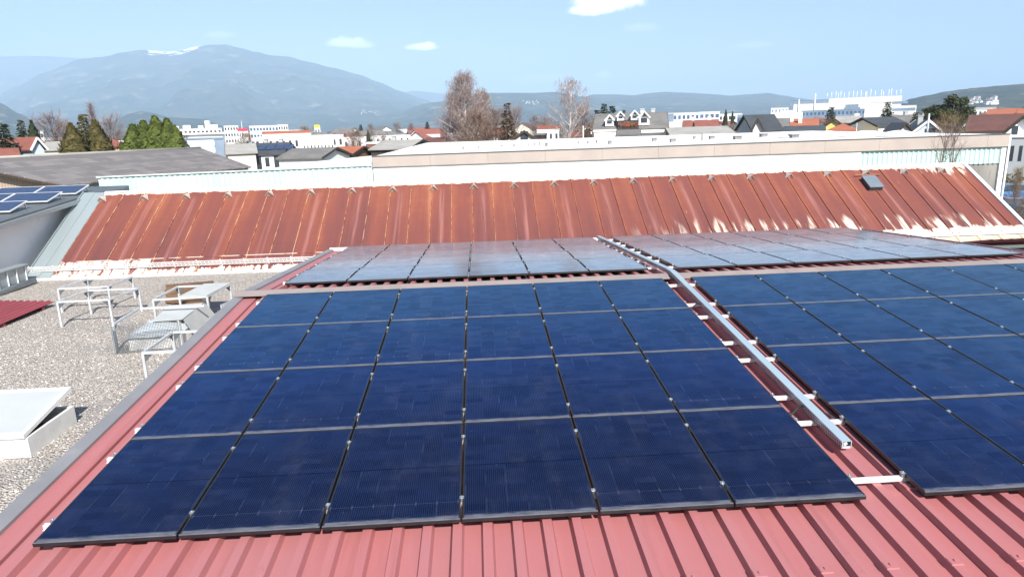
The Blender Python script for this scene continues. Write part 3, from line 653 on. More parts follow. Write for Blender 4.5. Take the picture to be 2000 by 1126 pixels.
# --- planks
pk = thing('plank_stack', 'brown wooden boards lying side by side on the gravel behind the grey board', 'planks', (-4.6, 14, GZ))
bl_, br_, tl_, tr_ = Vector((-4.87, 13.05, GZ)), Vector((-3.60, 12.60, GZ)), Vector((-5.75, 15.2, GZ)), Vector((-4.45, 15.5, GZ))
for k in range(7):
    j_ = random.uniform(-.04, .04); f0, f1 = k/7+.008, (k+1)/7-.012; up_ = Vector((j_, 0, .05+.010*(k % 2))); c = [bl_.lerp(tl_, f0)+up_, br_.lerp(tr_, f0)+up_, br_.lerp(tr_, f1)+up_, bl_.lerp(tl_, f1)+up_]
    mb = MB(); mb.hexa(c, [q+Vector((0, 0, .05)) for q in c]); kid(mb, 'plank', M['wood'], pk, pk)
mb = MB()
for f in (.2, .8): mb.bar(bl_.lerp(br_, f)+Vector((0, 0, .02)), tl_.lerp(tr_, f)+Vector((0, 0, .02)), .09, .055)
kid(mb, 'bearer', M['darkw'], pk, pk)
# --- small tray end behind the ridge
t2 = thing('tray_piece', 'short grey cable tray piece jutting past the red roof edge at the ridge', 'cable tray', (-1.2, 8, .2))
mb = MB(); p0, p1 = Vector((-.95, 7.0, .10)), Vector((-.75, 9.3, -.05))
mb.bar(p0, p1, .14, .02); sd_ = Vector((.07, 0, .04)); mb.bar(p0+sd_, p1+sd_, .012, .08); sd_ = Vector((-.07, 0, .04)); mb.bar(p0+sd_, p1+sd_, .012, .08)
kid(mb, 'tray_body', M['galv'], t2, t2)
mb = MB()
for q in (.1, .5, .9): p = p0.lerp(p1, q); mb.bar(p-Vector((0, 0, .01)), Vector((p.x, p.y, p.z-.28)), .03); mb.bar(Vector((p.x, p.y, p.z-.27)), Vector((-.60, p.y, p.z-.27)), .03)
kid(mb, 'support_arm', M['black'], t2, t2)

# ================================================================== RUSTY ROOF BEHIND
XE0, XE1, YE, ZE_ = -10.25, 23.03, 17.13, -1.10; SL = 4.56; a30 = R(30)
rb = thing('rusty_roof_hall', 'long hall with a steep rust red metal roof behind the solar panels', 'building', (XE0, YE, ZE_))
def RV(x, v, h=0): return Vector((x, v*math.cos(a30)-h*math.sin(a30), v*math.sin(a30)+h*math.cos(a30)))
roofe = bpy.data.objects.new('roof_slope', None)
W_ = XE1-XE0
mb = MB()                                       # built in the slope's own plane: x along the eave, y up the slope
mb.bx(0, W_, -.12, .66, -.06, -.014); mb.bx(0, W_, .62, SL, -.06, 0)
S_ = .764
for k in range(1, int(W_/S_)+1):
    x = k*S_; mb.hexa([Vector((x-.018, .64, 0)), Vector((x+.018, .64, 0)), Vector((x+.018, SL, 0)), Vector((x-.018, SL, 0))],
                      [Vector((x-.007, .64, .035)), Vector((x+.007, .64, .035)), Vector((x+.007, SL, .035)), Vector((x-.007, SL, .035))])
    mb.bx(x-.008, x+.008, -.12, .60, -.0145, .012)
rust = mb.build('rusty_roof_slope', M['rust'], rb); rust.rotation_euler = (a30, 0, 0)
mb = MB(); rr = random.Random(2)
x = 0
while x < W_:
    w = min(rr.uniform(.5, 1.1), W_-x); mb.bx(x, x+w-.005, SL-.01-rr.uniform(0, .03), SL+.06, .036, .046+rr.uniform(0, .006)); x += w
rc = mb.build('ridge_flashing', M['lwhite'], rust)
mb = MB().bx(W_, W_+.14, -.14, SL+.1, -.1, .06); mb.build('right_verge_trim', M['lwhite'], rust)
mb = MB().bx(-.78, -.38, -.14, SL+.05, -.05, .03); mb.bx(-.38, -.005, -.14, SL+.05, -.05, .012); mb.bx(-.80, -.77, -.14, SL+.05, -.03, .09)
mb.build('left_verge_sheet', M['grey_sheet'], rust)
v0 = None
for k in range(22):
    if v0 is None:
        mb = MB(); a_, b2, c_, d_ = Vector((-.16, -.17, 0)), Vector((.16, -.17, 0)), Vector((0, .20, .02)), Vector((0, -.19, .20))
        mb.mesh([a_, b2, c_, d_], ((0, 3, 2), (1, 2, 3), (0, 1, 3)))
        mb.bar(a_+Vector((0, -.006, .012)), d_+Vector((0, -.008, .012)), .028, .02); mb.bar(b2+Vector((0, -.006, .012)), d_+Vector((0, -.008, .012)), .028, .02)
        v = v0 = mb.build('roof_vent', pm('vent_metal', (.55, .50, .46), (.40, .33, .29), 6, .6), rust)
    else:
        v = v0.copy(); COL.objects.link(v); v.parent = rust
    v.location = (.08+.382+1.528*k-.382, SL-.36, .004)
mb = MB().bx(29.0-.25, 29.0+.25, 3.0, 3.72, .0, .16); 
win = mb.build('roof_window', M['dark_roof'], rust)
MB().bx(28.75-.02, 29.25+.02, 2.98, 3.74, .1605, .19).build('window_pane', pm('window_cover', (.20, .24, .28), (.17, .21, .25), 2, .18, .2), win)
mb = MB().bx(28.6, 29.6, 3.93, 3.965, .05, .085); mb.build('rusty_batten', pm('rusty_batten_metal', (.34, .15, .08), (.28, .1, .05), 3, .8), rust)
# snow guard along the eave
mb = MB()
for h in (.05, .13, .21): mb.bar((-.75, .16, h), (W_, .16, h), .022, .022, Vector((0, 0, 1)))
for k in range(44): x = -.7+k*.764; mb.bar((x, .16, -.02), (x, .16, .27), .03, .02); mb.bar((x, .30, .0), (x, .165, .2), .016, .016)
for k in range(150): x = -.7+k*.127; mb.bar((x, .16, .05), (x, .16, .21), .02, .012)
mb.build('snow_guard', M['lwhite'], rust)
mb = MB(); pts = [(-.8, -.16, -.06), (W_+.1, -.16, -.06)]; mb.tube([RV(*p) for p in pts], .075, 10); mb.build('eave_gutter', M['lwhite'], rb)
mb = MB(); mb.prism([(.12, -.02), (3.85, 2.12), (7.6, 0), (7.6, ZG-ZE_), (.12, ZG-ZE_)], -.72, W_-.02); mb.build('hall_wall', M['white'], rb)
mb = MB(); p_ = [Vector((-.8, 3.96, 2.27)), Vector((W_+.1, 3.96, 2.27)), Vector((W_+.1, 7.9, .0)), Vector((-.8, 7.9, .0))]; mb.hexa([q-Vector((0, 0, .05)) for q in p_], p_); mb.build('rear_roof_slope', M['rust'], rb)

# ================================================================== WHITE FLAT BUILDING BEHIND THE RIDGE
wb = thing('white_flat_building', 'long white flat roofed commercial building with beige fascia behind the rusty roof', 'building', (16, 33, ZG))
zt = 1.80
mb = MB().bx(-2.0, 25.8, 33.0, 33.3, ZG, 1.22); mb.bx(34.16, 34.44, 33.0, 33.3, ZG, 1.30); mb.bx(33.9, 34.44, 33.3, 56, ZG, 1.22); kid(mb, 'white_wall', M['white'], wb, wb)
mb = MB(); n = int((34.42+2.02)/3.2)
for k in range(n+1):
    xa = -2.02+3.2*k; xb = min(xa+3.19, 34.46); zz = lambda x: 1.80+.11*(x+2)/36.4
    mb.hexa([Vector((xa, 32.9, 1.22)), Vector((xb, 32.9, 1.22)), Vector((xb, 33.12, 1.22)), Vector((xa, 33.12, 1.22))],
            [Vector((xa, 32.9, zz(xa))), Vector((xb, 32.9, zz(xb))), Vector((xb, 33.12, zz(xb))), Vector((xa, 33.12, zz(xa)))])
kid(mb, 'beige_fascia', M['beige_fascia'], wb, wb)
mb = MB().hexa([Vector((-2.04, 32.86, 1.80)), Vector((34.5, 32.86, 1.91)), Vector((34.5, 33.2, 1.91)), Vector((-2.04, 33.2, 1.80))], [Vector((-2.04, 32.86, 1.83)), Vector((34.5, 32.86, 1.94)), Vector((34.5, 33.2, 1.94)), Vector((-2.04, 33.2, 1.83))])
kid(mb, 'parapet_cap', M['dgrey_sheet'], wb, wb)
def fluted(x0, x1, y, z0, z1a, z1b, p, d):
    mb = MB(); pr = []; x = x0
    while x < x1: pr += [(x, 0), (x+p*.42, 0), (x+p*.55, -d), (x+p*.87, -d)]; x += p
    pr = [q for q in pr if q[0] <= x1]+[(x1, 0)]; n = len(pr); zf = lambda x: z1a+(z1b-z1a)*(x-x0)/(x1-x0)
    mb.mesh([(x, y+q, z0) for x, q in pr]+[(x, y+q, zf(x)) for x, q in pr], [(i, i+1, n+i+1, n+i) for i in range(n-1)]); return mb
kid(fluted(25.81, 34.15, 33.08, .26, 1.217, 1.217, .29, .05), 'mint_cladding', M['mint'], wb, wb)
kid(MB().bx(25.8, 34.15, 33.12, 33.3, ZG, .255), 'concrete_wall', M['concrete'], wb, wb)
kid(MB().tube([(34.52, 32.93, 1.9), (34.50, 32.93, ZG)], .055, 8), 'downpipe', M['lwhite'], wb, wb)
# roof membrane (a very low fall towards the front)
mb = MB().poly([(-2.0, 33.2, 1.79), (34.4, 33.2, 1.90), (34.4, 56, 2.02), (-.6, 56, 2.02)]); mb.poly([(-.6, 56, 2.02), (34.4, 56, 2.02), (34.4, 56, ZG), (-.6, 56, ZG)])
wroof = kid(mb, 'white_roof_membrane', M['membrane'], wb, wb)
def onroof(px, py):
    Y = 45.
    for _ in range(12): p = at(px, py, Y); zr = 1.79+.11*(p.x+2)/36.4+(.23-.11*(p.x+2)/36.4)*(Y-33.2)/22.8; Y += (p.z-zr)*12; Y = max(33.6, min(55.5, Y))
    p = at(px, py, Y); return Vector((p.x, Y, zr))
M['outlet'] = pm('grey_outlet', (.22, .22, .23), (.16, .16, .17), 2, .6)
for px, py, w, h in ((905, 291, .25, .2), (935, 289, .15, .15), (980, 286, .2, .12), (1004, 285, .2, .12), (1033, 285, .12, .3), (1044, 284, .12, .3), (1054, 284, .12, .35), (1067, 285, .3, .35), (1130, 280, .15, .2), (1148, 280, .2, .25), (1165, 279, .2, .35), (1191, 281, .4, .35),
                     (1278, 275, .5, .35), (1314, 277, .6, .35), (1356, 271, .3, .3), (1390, 271, .6, .35), (1440, 272, .8, .4), (1491, 267, .8, .4), (1551, 269, .9, .4), (1667, 266, .9, .4), (1371, 274, .14, 1.0)):
    p = onroof(px, py); mb = MB(); w *= .55; h *= .45
    mb.bx(p.x-w/2, p.x+w/2, p.y-w/2, p.y+w/2, p.z-.05, p.z+h); mb.bx(p.x-w*.6, p.x+w*.6, p.y-w*.6, p.y+w*.6, p.z+h+.001, p.z+h+.05)
    kid(mb, 'roof_outlet', M['outlet'], wroof, wb)
for px, py, w in ((1565, 268, 2.9), (1617, 266, 2.6), (1693, 266, 3.3), (1757, 266, 2.6)):
    p = onroof(px, py); mb = MB(); pts = []; fs = []
    for j in range(7):
        for i in range(11):
            u, v = i/10, j/6; q = math.sin(math.pi*u)**.8*math.sin(math.pi*v)**.5 if 0 < u < 1 and 0 < v < 1 else 0
            pts.append((p.x-w/2+w*u, p.y-.6+1.5*v, p.z+.02+.34*q))
    for j in range(6):
        for i in range(10): k = j*11+i; fs.append((k, k+1, k+12, k+11))
    mb.mesh(pts, fs, True); kid(mb, 'light_dome', M['membrane'], wroof, wb)
# mint annex to the left
ax = thing('mint_annex', 'long low annex clad in pale mint corrugated sheet behind the rusty ridge', 'building', (-9, 33, ZG))
kid(fluted(-16.9, -2.05, 33.06, -3.2, 1.19, 1.34, .30, .045), 'mint_cladding', M['mint'], ax, ax)
kid(MB().bx(-16.9, -2.06, 33.1, 33.4, ZG, 1.12), 'annex_wall', M['greyw'], ax, ax)
mb = MB(); p = [Vector((-16.95, 32.95, 1.20)), Vector((-2.07, 32.95, 1.36)), at(726, 304, 44), at(600, 317, 40), at(480, 337, 34.2)]
mb.poly(p); mb.poly([q-Vector((0, 0, .06)) for q in p])
for i in range(5): mb.poly([p[i], p[(i+1) % 5], p[(i+1) % 5]-Vector((0, 0, .06)), p[i]-Vector((0, 0, .06))])
kid(mb, 'white_roof', M['membrane'], ax, ax)

# ================================================================== WHITE BUILDING WITH BLUE PANELS ON THE LEFT
lb = thing('white_left_building', 'white walled building with grey verge and blue solar panels at the left edge', 'building', (-14, 17, ZG))
sl = .071
def LR(x, y, h=0): return Vector((x, y, .78+sl*(y-16.5)+h))
mb = MB(); mb.hexa([Vector((-26, 10, ZG)), Vector((-11.42, 10, ZG)), Vector((-11.42, 21.6, ZG)), Vector((-26, 21.6, ZG))], [LR(-26, 10, -.2), LR(-11.42, 10, -.2), LR(-11.42, 21.6, -.2), LR(-26, 21.6, -.2)])
kid(mb, 'white_wall', M['white'], lb, lb)
mb = MB(); P_ = [(-26, 9.5), (-11.05, 9.5), (-11.05, 21.75), (-10.42, 22.85), (-10.6, 23.6), (-26, 23.6)]
n = len(P_); mb.mesh([LR(x, y, -.19) for x, y in P_]+[LR(x, y, 0) for x, y in P_], [tuple(range(n))[::-1], tuple(range(n, 2*n))]+[(i, (i+1) % n, n+(i+1) % n, n+i) for i in range(n)])
kid(mb, 'roof_slab', M['dgrey_sheet'], lb, lb)
mb = MB(); a_, b2 = LR(-11.0, 9.5, -.13), LR(-11.0, 21.2, -.13); mb.bar(a_, b2, .09, .13); kid(mb, 'verge_gutter', M['grey_sheet'], lb, lb)
M['alub'] = pm('bright_aluminium', (.82, .82, .82), (.76, .76, .76), 4, .4, .3)
k = 0; proto2 = None
for row, (xr, yr) in enumerate(((-11.55, 18.65), (-11.45, 20.5), (-11.38, 22.15))):
    for i in range(5):
        if proto2 is None:
            t = proto2 = thing('tilted_solar_panel', 'x', 'solar panel'); w, l = 1.65, 1.0
            mb = MB(); q = .035
            for a_ in ((0, w, 0, q), (0, w, l-q, l), (0, q, q, l-q), (w-q, w, q, l-q)): mb.bx(*a_, -.035, 0)
            mb.build('panel_frame', M['alub'], t); MB().bx(q, w-q, q, l-q, -.02, -.002).build('glass_sheet', M['oldpv'], t)
            mb = MB(); mb.bx(w-.10, w-.06, l-.10, l-.06, -.30, -.036); mb.bx(w*.5, w*.5+.04, l-.10, l-.06, -.30, -.036); mb.bx(w-.12, w-.04, .02, l+.1, -.335, -.30); mb.build('support_bracket', M['alub'], t)
        else: t = dup(proto2)
        t.location = LR(xr-1.65-1.67*i, yr-.95, .10); t.rotation_euler = (R(14), 0, 0)
        tag(t, 'blue tilted solar panel on the white left building, %s row, %s from the verge' % (('nearest', 'middle', 'farthest')[row], ORD[i]), 'solar panel', 'tilted blue panels on the left building')

# ================================================================== FIBRE CEMENT ROOF
fb = thing('fibre_cement_hall', 'old hall under a grey corrugated fibre cement roof with beige gable at the left', 'building', (-26, 50, ZG))
e0, r0 = at(125, 361, 45), at(-105, 315, 45); r1 = at(391, 290, 68); e1 = at(491, 325.5, 64)
ex = (e1-e0).normalized(); nrm = ex.cross(r0-e0).normalized()
if nrm.z < 0: nrm = -nrm
ey = nrm.cross(ex); Mx = Matrix(((ex.x, ey.x, nrm.x, e0.x), (ex.y, ey.y, nrm.y, e0.y), (ex.z, ey.z, nrm.z, e0.z), (0, 0, 0, 1)))
inv = Mx.inverted(); q = [inv @ p for p in (e0, e1, r1, r0)]
mb = MB(); mb.hexa([Vector((p.x, p.y, -.12)) for p in q], [Vector((p.x, p.y, 0)) for p in q]); fr = mb.build('fibre_roof', M['fibre'], fb)
fr.matrix_parent_inverse = Matrix.Identity(4); fr.matrix_basis = Matrix.Translation(-fb.location) @ Mx
mb = MB(); mb.tube([r0+Vector((0, 0, .05)), r1+Vector((0, 0, .05))], .16, 6); kid(mb, 'ridge_tile', M['lgrey_roof'], fb, fb)
dn = Vector((0, 0, 1)); bk = (r0-e0); bk.z = 0
mb = MB(); c = [e0, r0, r0+bk, e0+bk*2]; off = Vector((0, .5, 0))
gp = [e0+off-dn*.25, r0+off-dn*.25, r0+bk+off-dn*1.5]; mb.poly([Vector((gp[0].x, gp[0].y, ZG)), gp[0], gp[1], gp[2], Vector((gp[2].x, gp[2].y, ZG))])
kid(mb, 'gable_wall', M['beige_corr'], fb, fb)
mb = MB(); mb.bar(e0-dn*.16, r0-dn*.16, .25, .16); mb.bar(e0+Vector((.05, .3, -.2)), r0+Vector((.05, .3, -.2)), .3, .1); kid(mb, 'barge_board', M['darkw'], fb, fb)
i0, i1 = e0+(r0-e0)*.06, e1+(r1-e1)*.06
mb = MB(); mb.poly([Vector((i0.x, i0.y, ZG)), Vector((i1.x, i1.y, ZG)), i1-dn*.3, i0-dn*.3]); mb.poly([Vector((i1.x, i1.y, ZG)), i1-dn*.3, r1-dn*.3, Vector((r1.x, r1.y, ZG))]); kid(mb, 'side_wall', M['greyw'], fb, fb)

# ================================================================== TOWN
def wall_win(mb, root, wins, y, name='window', mat=None):
    """one mesh part per window, standing 2 cm proud of the facade at local y"""
    for (u, z, w, h) in wins:
        k = MB().bx(u-w/2, u+w/2, y-.02, y+.05, z-h/2, z+h/2); k.build(name, mat or M['window'], root)
def house(label, cat, x0, x1, ye, yr, D, depth, wall, roof, gable=False, rot=0, wins=(), chim=(), ov=.45, group=None, name='town_house', gmat=None, zb=ZG, hip=False):
    """a pitched roof house: pixel span and heights give its width, eave and ridge at the distance D; depth in metres"""
    Y = D+CY; pc = (x0+x1)/2; a, b = at(x0, ye, Y), at(x1, ye, Y); Wd = b.x-a.x; c = at(pc, ye, Y)
    phi = math.atan2(c.x-CX, Y-CY); Wd *= math.cos(phi)         # houses are turned to show the photo's side
    he = at(pc, ye, Y).z-zb; hr = (at(pc, yr, Y).z-CZ)*(1+depth*.5/D)+CZ-zb
    t = thing(name, label, cat, (c.x+math.sin(phi)*depth/2, Y+math.cos(phi)*depth/2, zb), R(rot)-phi, group)
    L, S = (Wd, depth) if not gable else (depth, Wd)      # L along the ridge, S the span
    T = (lambda l, s, z: Vector((l, s, z))) if not gable else (lambda l, s, z: Vector((s, l, z)))
    l, s = L/2-ov*.6, S/2-ov*.6; hw = he+(hr-he)*.0
    mb = MB(); P = [T(-l, -s, 0), T(l, -s, 0), T(l, s, 0), T(-l, s, 0)]; Q = [T(-l, -s, he), T(l, -s, he), T(l, s, he), T(-l, s, he)]
    A0, A1 = T(-l, 0, hr-.18), T(l, 0, hr-.18)
    for i in range(4): mb.poly([P[i], P[(i+1) % 4], Q[(i+1) % 4], Q[i]])
    if not hip:
        if gmat is None: mb.poly([Q[1], Q[2], A1]); mb.poly([Q[3], Q[0], A0])
    mb.build('wall', M[wall], t)
    if gmat and not hip:
        k = MB(); k.poly([Q[1], Q[2], A1]); k.build('gable', M[gmat], t)
        k = MB(); k.poly([Q[3], Q[0], A0]); k.build('gable', M[gmat], t)
    l, s = L/2, S/2; th = .16; mb = MB(); d = (hr-he)*ov*.6/max(.3, S/2-ov*.6)*.0
    rl = l if not hip else max(.1, l-s*.9)
    for sg in (-1, 1):
        lo = [T(-l, sg*s, he-.06), T(l, sg*s, he-.06), T(rl, 0, hr), T(-rl, 0, hr)]; up = [p+Vector((0, 0, th)) for p in lo]
        mb.hexa(lo, up)
    if hip:
        for sg in (-1, 1): mb.poly([T(sg*l, -s, he-.06+th), T(sg*l, s, he-.06+th), T(sg*rl, 0, hr+th)])
    rf = mb.build('roof', M[roof], t)
    if not hip and (D < 130):
        for sg in (-1, 1):
            k = MB(); q = sg*(l+.02); k.bar(T(q, -s, he-.02), T(q, 0, hr+.06), .05, .22); k.bar(T(q, s, he-.02), T(q, 0, hr+.06), .05, .22); k.build('barge_board', M['darkw' if wall != 'bluew' else 'white'], t)
    for (u, v) in chim:
        k = MB(); p = T(u*l, v*s, 0); z = hr-(hr-he)*abs(v); k.bx(p.x-.25, p.x+.25, p.y-.25, p.y+.25, z-.5, hr+.55); k.bx(p.x-.31, p.x+.31, p.y-.31, p.y+.31, hr+.551, hr+.65); k.build('chimney', M['greyw' if roof not in ('red_tile', 'orange_tile') else 'white'], rf)
    fy = -(S/2 if not gable else L/2)+ov*.6
    wall_win(None, t, [(u*Wd/2, he+z, w, h) for (u, z, w, h) in wins], fy)
    t['_he'] = he; t['_hr'] = hr
    return t
def block(label, cat, x0, x1, yt, D, depth, wall, rows=0, cols=0, fill=.6, win='window', name='office_block', zb=ZG, ybot=None, rot=0, roof=None, group=None, top=None, floor=None, band=False):
    """flat roofed building; rows x cols windows on its front"""
    Y = D+CY; a, b = at(x0, yt, Y), at(x1, yt, Y); Wd = b.x-a.x; c = at((x0+x1)/2, yt, Y); H = c.z-zb
    phi = math.atan2(c.x-CX, Y-CY); Wd *= math.cos(phi)
    t = thing(name, label, cat, (c.x+math.sin(phi)*depth/2, Y+math.cos(phi)*depth/2, zb), R(rot)-phi, group); w = Wd/2; d = depth/2
    MB().bx(-w, w, -d, d, 0, H-.02).build('wall', M[wall], t)
    rf = MB().bx(-w-.1, w+.1, -d-.1, d+.1, H-.019, H+.18).build('roof', M[roof or 'membrane'], t)
    fl = floor or 3.2
    for r in range(rows):
        z = H-1.5-r*fl
        if z < 1: break
        if band: wall_win(None, t, [(0, z, Wd*.94, fl*.42)], -d, 'window_band', M[win]); continue
        cw = Wd/cols; wall_win(None, t, [(-w+cw*(i+.5), z, cw*fill, fl*.45) for i in range(cols)], -d, 'window', M[win])
    if top: MB().bx(-w, w, -d-.14, d, H+.181, H+top[1]).build('sign_band', M[top[0]], t)
    return t

# ---- left part of the town
house('small red tiled house with pale blue gable beside the dark spruce at left edge', 'house', 22, 62, 294, 271, 78, 7, 'bluew', 'red_tile', gable=True, rot=28)
house('low house with dull red roof partly hidden behind the grey corrugated roof at far left', 'house', -14, 40, 303, 292, 74, 6, 'cream', 'red_tile')
house('low house with long pale grey roof left of the browning conifers', 'house', 68, 122, 294, 279, 90, 10, 'cream', 'lgrey_roof')
block('plain white block between slim cypress and bare shrubs at the left', 'building', 63, 84, 257, 260, 12, 'white', 3, 3)
house('red tiled house just right of the browning conifers', 'house', 197, 226, 287, 274, 92, 8, 'orangew', 'red_tile', gable=False, rot=20)
block('small white shed between the red tiled house and bright green thujas', 'building', 224, 249, 277, 120, 8, 'white')
apt = block('long white apartment block with balconies, topped by roof houses and a mast', 'apartment block', 341, 433, 252, 330, 16, 'white', 3, 11, .62)
for i, (u_, w_) in enumerate(((-9.5, 1.2), (-4.8, 1.6), (1.2, 1.1), (7.2, 1.5))): MB().bx(u_-w_, u_+w_, -3, 3, apt.children[0].bound_box[1][2]+.2, apt.children[0].bound_box[1][2]+1.4+.3*(i % 2)).build('roof_house', M['white'], apt)
for r in range(3): MB().bx(-11.3, 11.3, -9.2, -8.02, apt.children[0].bound_box[1][2]-2.7-3.2*r, apt.children[0].bound_box[1][2]-1.9-3.2*r).build('balcony', M['lwhite'], apt)
def mast(label, px, yt, D, r=.25, fat=None):
    p = at(px, yt, D+CY); t = thing('lattice_mast', label, 'mast', (p.x, p.y, ZG)); H = p.z-ZG
    MB().tube([(0, 0, 0), (0, 0, H)], r, 6, r*.6).build('mast_pole', M['galv'], t)
    if fat: MB().bx(-fat, fat, -fat, fat, H-3.5, H+.5).build('antenna_head', M['lwhite'], t)
mast('white antenna mast above the long apartment block', 405, 238, 345, .5, 1.0)
mast('thin pole rising behind the white flats with the red sign', 471, 236, 420, .3)
block('pale blue white hall block right of the bright thujas', 'hall', 350, 417, 272, 92, 22, 'bluew', roof='bluegrey')
block('blue grey stair block at the corner of the pale hall', 'building', 417.5, 437, 271, 92, 20, 'bluegrey', roof='bluegrey')
block('white apartment tower left of the red roof sign', 'apartment block', 437, 465, 246, 380, 14, 'white', 5, 5, .6)
block('white shop block under a red roof sign', 'shop', 464, 484, 257, 300, 14, 'white', 2, 6, .5, top=('tank', 1.3))
block('white flats just right of the red roof sign', 'apartment block', 487, 505, 247, 400, 14, 'white', 5, 3, .5)
block('white office building with rows of blue windows and set back top floor', 'office building', 487, 543, 246, 340, 18, 'white', 4, 9, .75, 'winblue')
block('lower white office wing with dark windows right of the blue windowed office', 'office building', 543, 562, 244, 350, 16, 'white', 3, 4, .6)
block('grey flat hall behind the long white retail halls', 'hall', 540, 593, 255, 300, 20, 'greyw', 1, 7, .6)
block('long flat hall with a thin orange stripe along its top', 'hall', 512, 608, 262, 215, 25, 'white', top=('orange_tile', 1.0))
block('long white retail hall behind the blue roofed house', 'hall', 497, 672, 267, 165, 30, 'white', 1, 14, .4)
block('lower white hall with small dark openings in the middle distance', 'hall', 590, 652, 275, 130, 16, 'white', 1, 9, .35)
block('white hall left of the dark timber barn', 'hall', 655, 722, 270, 170, 22, 'white', 1, 5, .3)
block('white warehouse strip behind the dark timber barn', 'hall', 720, 860, 265, 240, 20, 'white', 1, 12, .3)
block('yellow topped white shop far out behind the white halls', 'shop', 614, 625, 250, 420, 10, 'white', 1, 2, .5, top=('yellow_sign', 1.8))
house('grey roofed shed with stained white wall right of the blue grey stair block', 'shed', 440, 504, 300, 283, 84, 10, 'cream', 'lgrey_roof')
hb = house('white house with dark blue roof carrying solar panels, behind the mint annex', 'house', 484, 574, 302, 281, 86, 9, 'white', 'dark_roof', rot=-14, chim=((-.2, .1), (.5, .1)), wins=((-.75, -.9, .5, 1.1), (-.3, -.95, 1.3, 1.6), (.2, -.9, .5, 1.1), (.62, -.95, .6, 1.6)))
he, hr = hb['_he'], hb['_hr']; th = math.atan2(hr-he, 4.5)
for i in range(5):
    k = MB().bx(-1.9+i*1.12-.5, -1.9+i*1.12+.5, -.95, .95, .0, .05); o = k.build('roof_solar_panel', M['oldpv'], hb); o.location = (.3, -2.1, he+(hr-he)*(2.4/4.5)+.17); o.rotation_euler = (th, 0, 0)
house('grey roofed house with white gable in front of the blue roofed house', 'house', 566, 668, 309, 291, 72, 8, 'white', 'grey_roof', rot=-26)
house('chalet with orange brown roof and timber gable right of the grey roofed house', 'house', 658, 716, 302, 288, 80, 8, 'wood', 'orange_tile', rot=-22, gmat='wood')
block('low red shed with white door between the chalet and the dark barn', 'shed', 716, 744, 281, 95, 7, 'red_tile')
house('dark timber barn with pale grey roof facing left', 'barn', 746, 832, 291, 275, 84, 12, 'darkw', 'lgrey_roof', rot=-18, chim=((-.55, .1),))
house('brown roofed house with a small white gable beside the barn', 'house', 832, 900, 285, 270, 95, 10, 'white', 'brown_tile')
house('long low house row with red roof behind the big birch', 'house', 798, 866, 265, 256, 250, 12, 'white', 'red_tile', chim=((.2, 0),))
block('white house wall glimpsed through the lower birch branches', 'house', 873, 908, 262, 130, 9, 'white', 2, 3, .4)
house('house with cream gable and brown roof below the narrow brown conifer', 'house', 996, 1052, 275, 257, 88, 11, 'cream', 'brown_tile', gable=True, gmat='cream', wins=((0, .6, 1.0, 1.2),))
block('white house strip with red roof edge between the two birches', 'house', 1049, 1092, 254, 150, 10, 'white', 1, 4, .4, top=('red_tile', 1.0))
block('dark flat garage with white post between the birches', 'garage', 1043, 1068, 264, 95, 8, 'darkw', roof='grey_roof')
house('small red roofed house right of the second birch', 'house', 1108, 1146, 268, 256, 110, 8, 'white', 'red_tile')
house('dark brown house behind the round brown tree', 'house', 1136, 1166, 262, 247, 100, 8, 'darkw', 'brown_tile', gable=True)
for nm, lab, px, D in (('utility_pole', 'thin pale pole with wire arm left of the dormer house', 1139, 74), ('utility_pole', 'dark thin pole at the corner of the dormer house', 1157, 76)):
    p = at(px, 246 if px < 1150 else 224, D+CY); t = thing(nm, lab, 'pole', (p.x, p.y, ZG)); MB().tube([(0, 0, 0), (0, 0, p.z-ZG)], .10, 6, .07).build('pole_shaft', M['birch'] if px < 1150 else M['bark'], t)
    MB().bar((-.5, 0, p.z-ZG-.3), (1.0, 0, p.z-ZG-.1), .06).build('cross_arm', M['bark'], t)
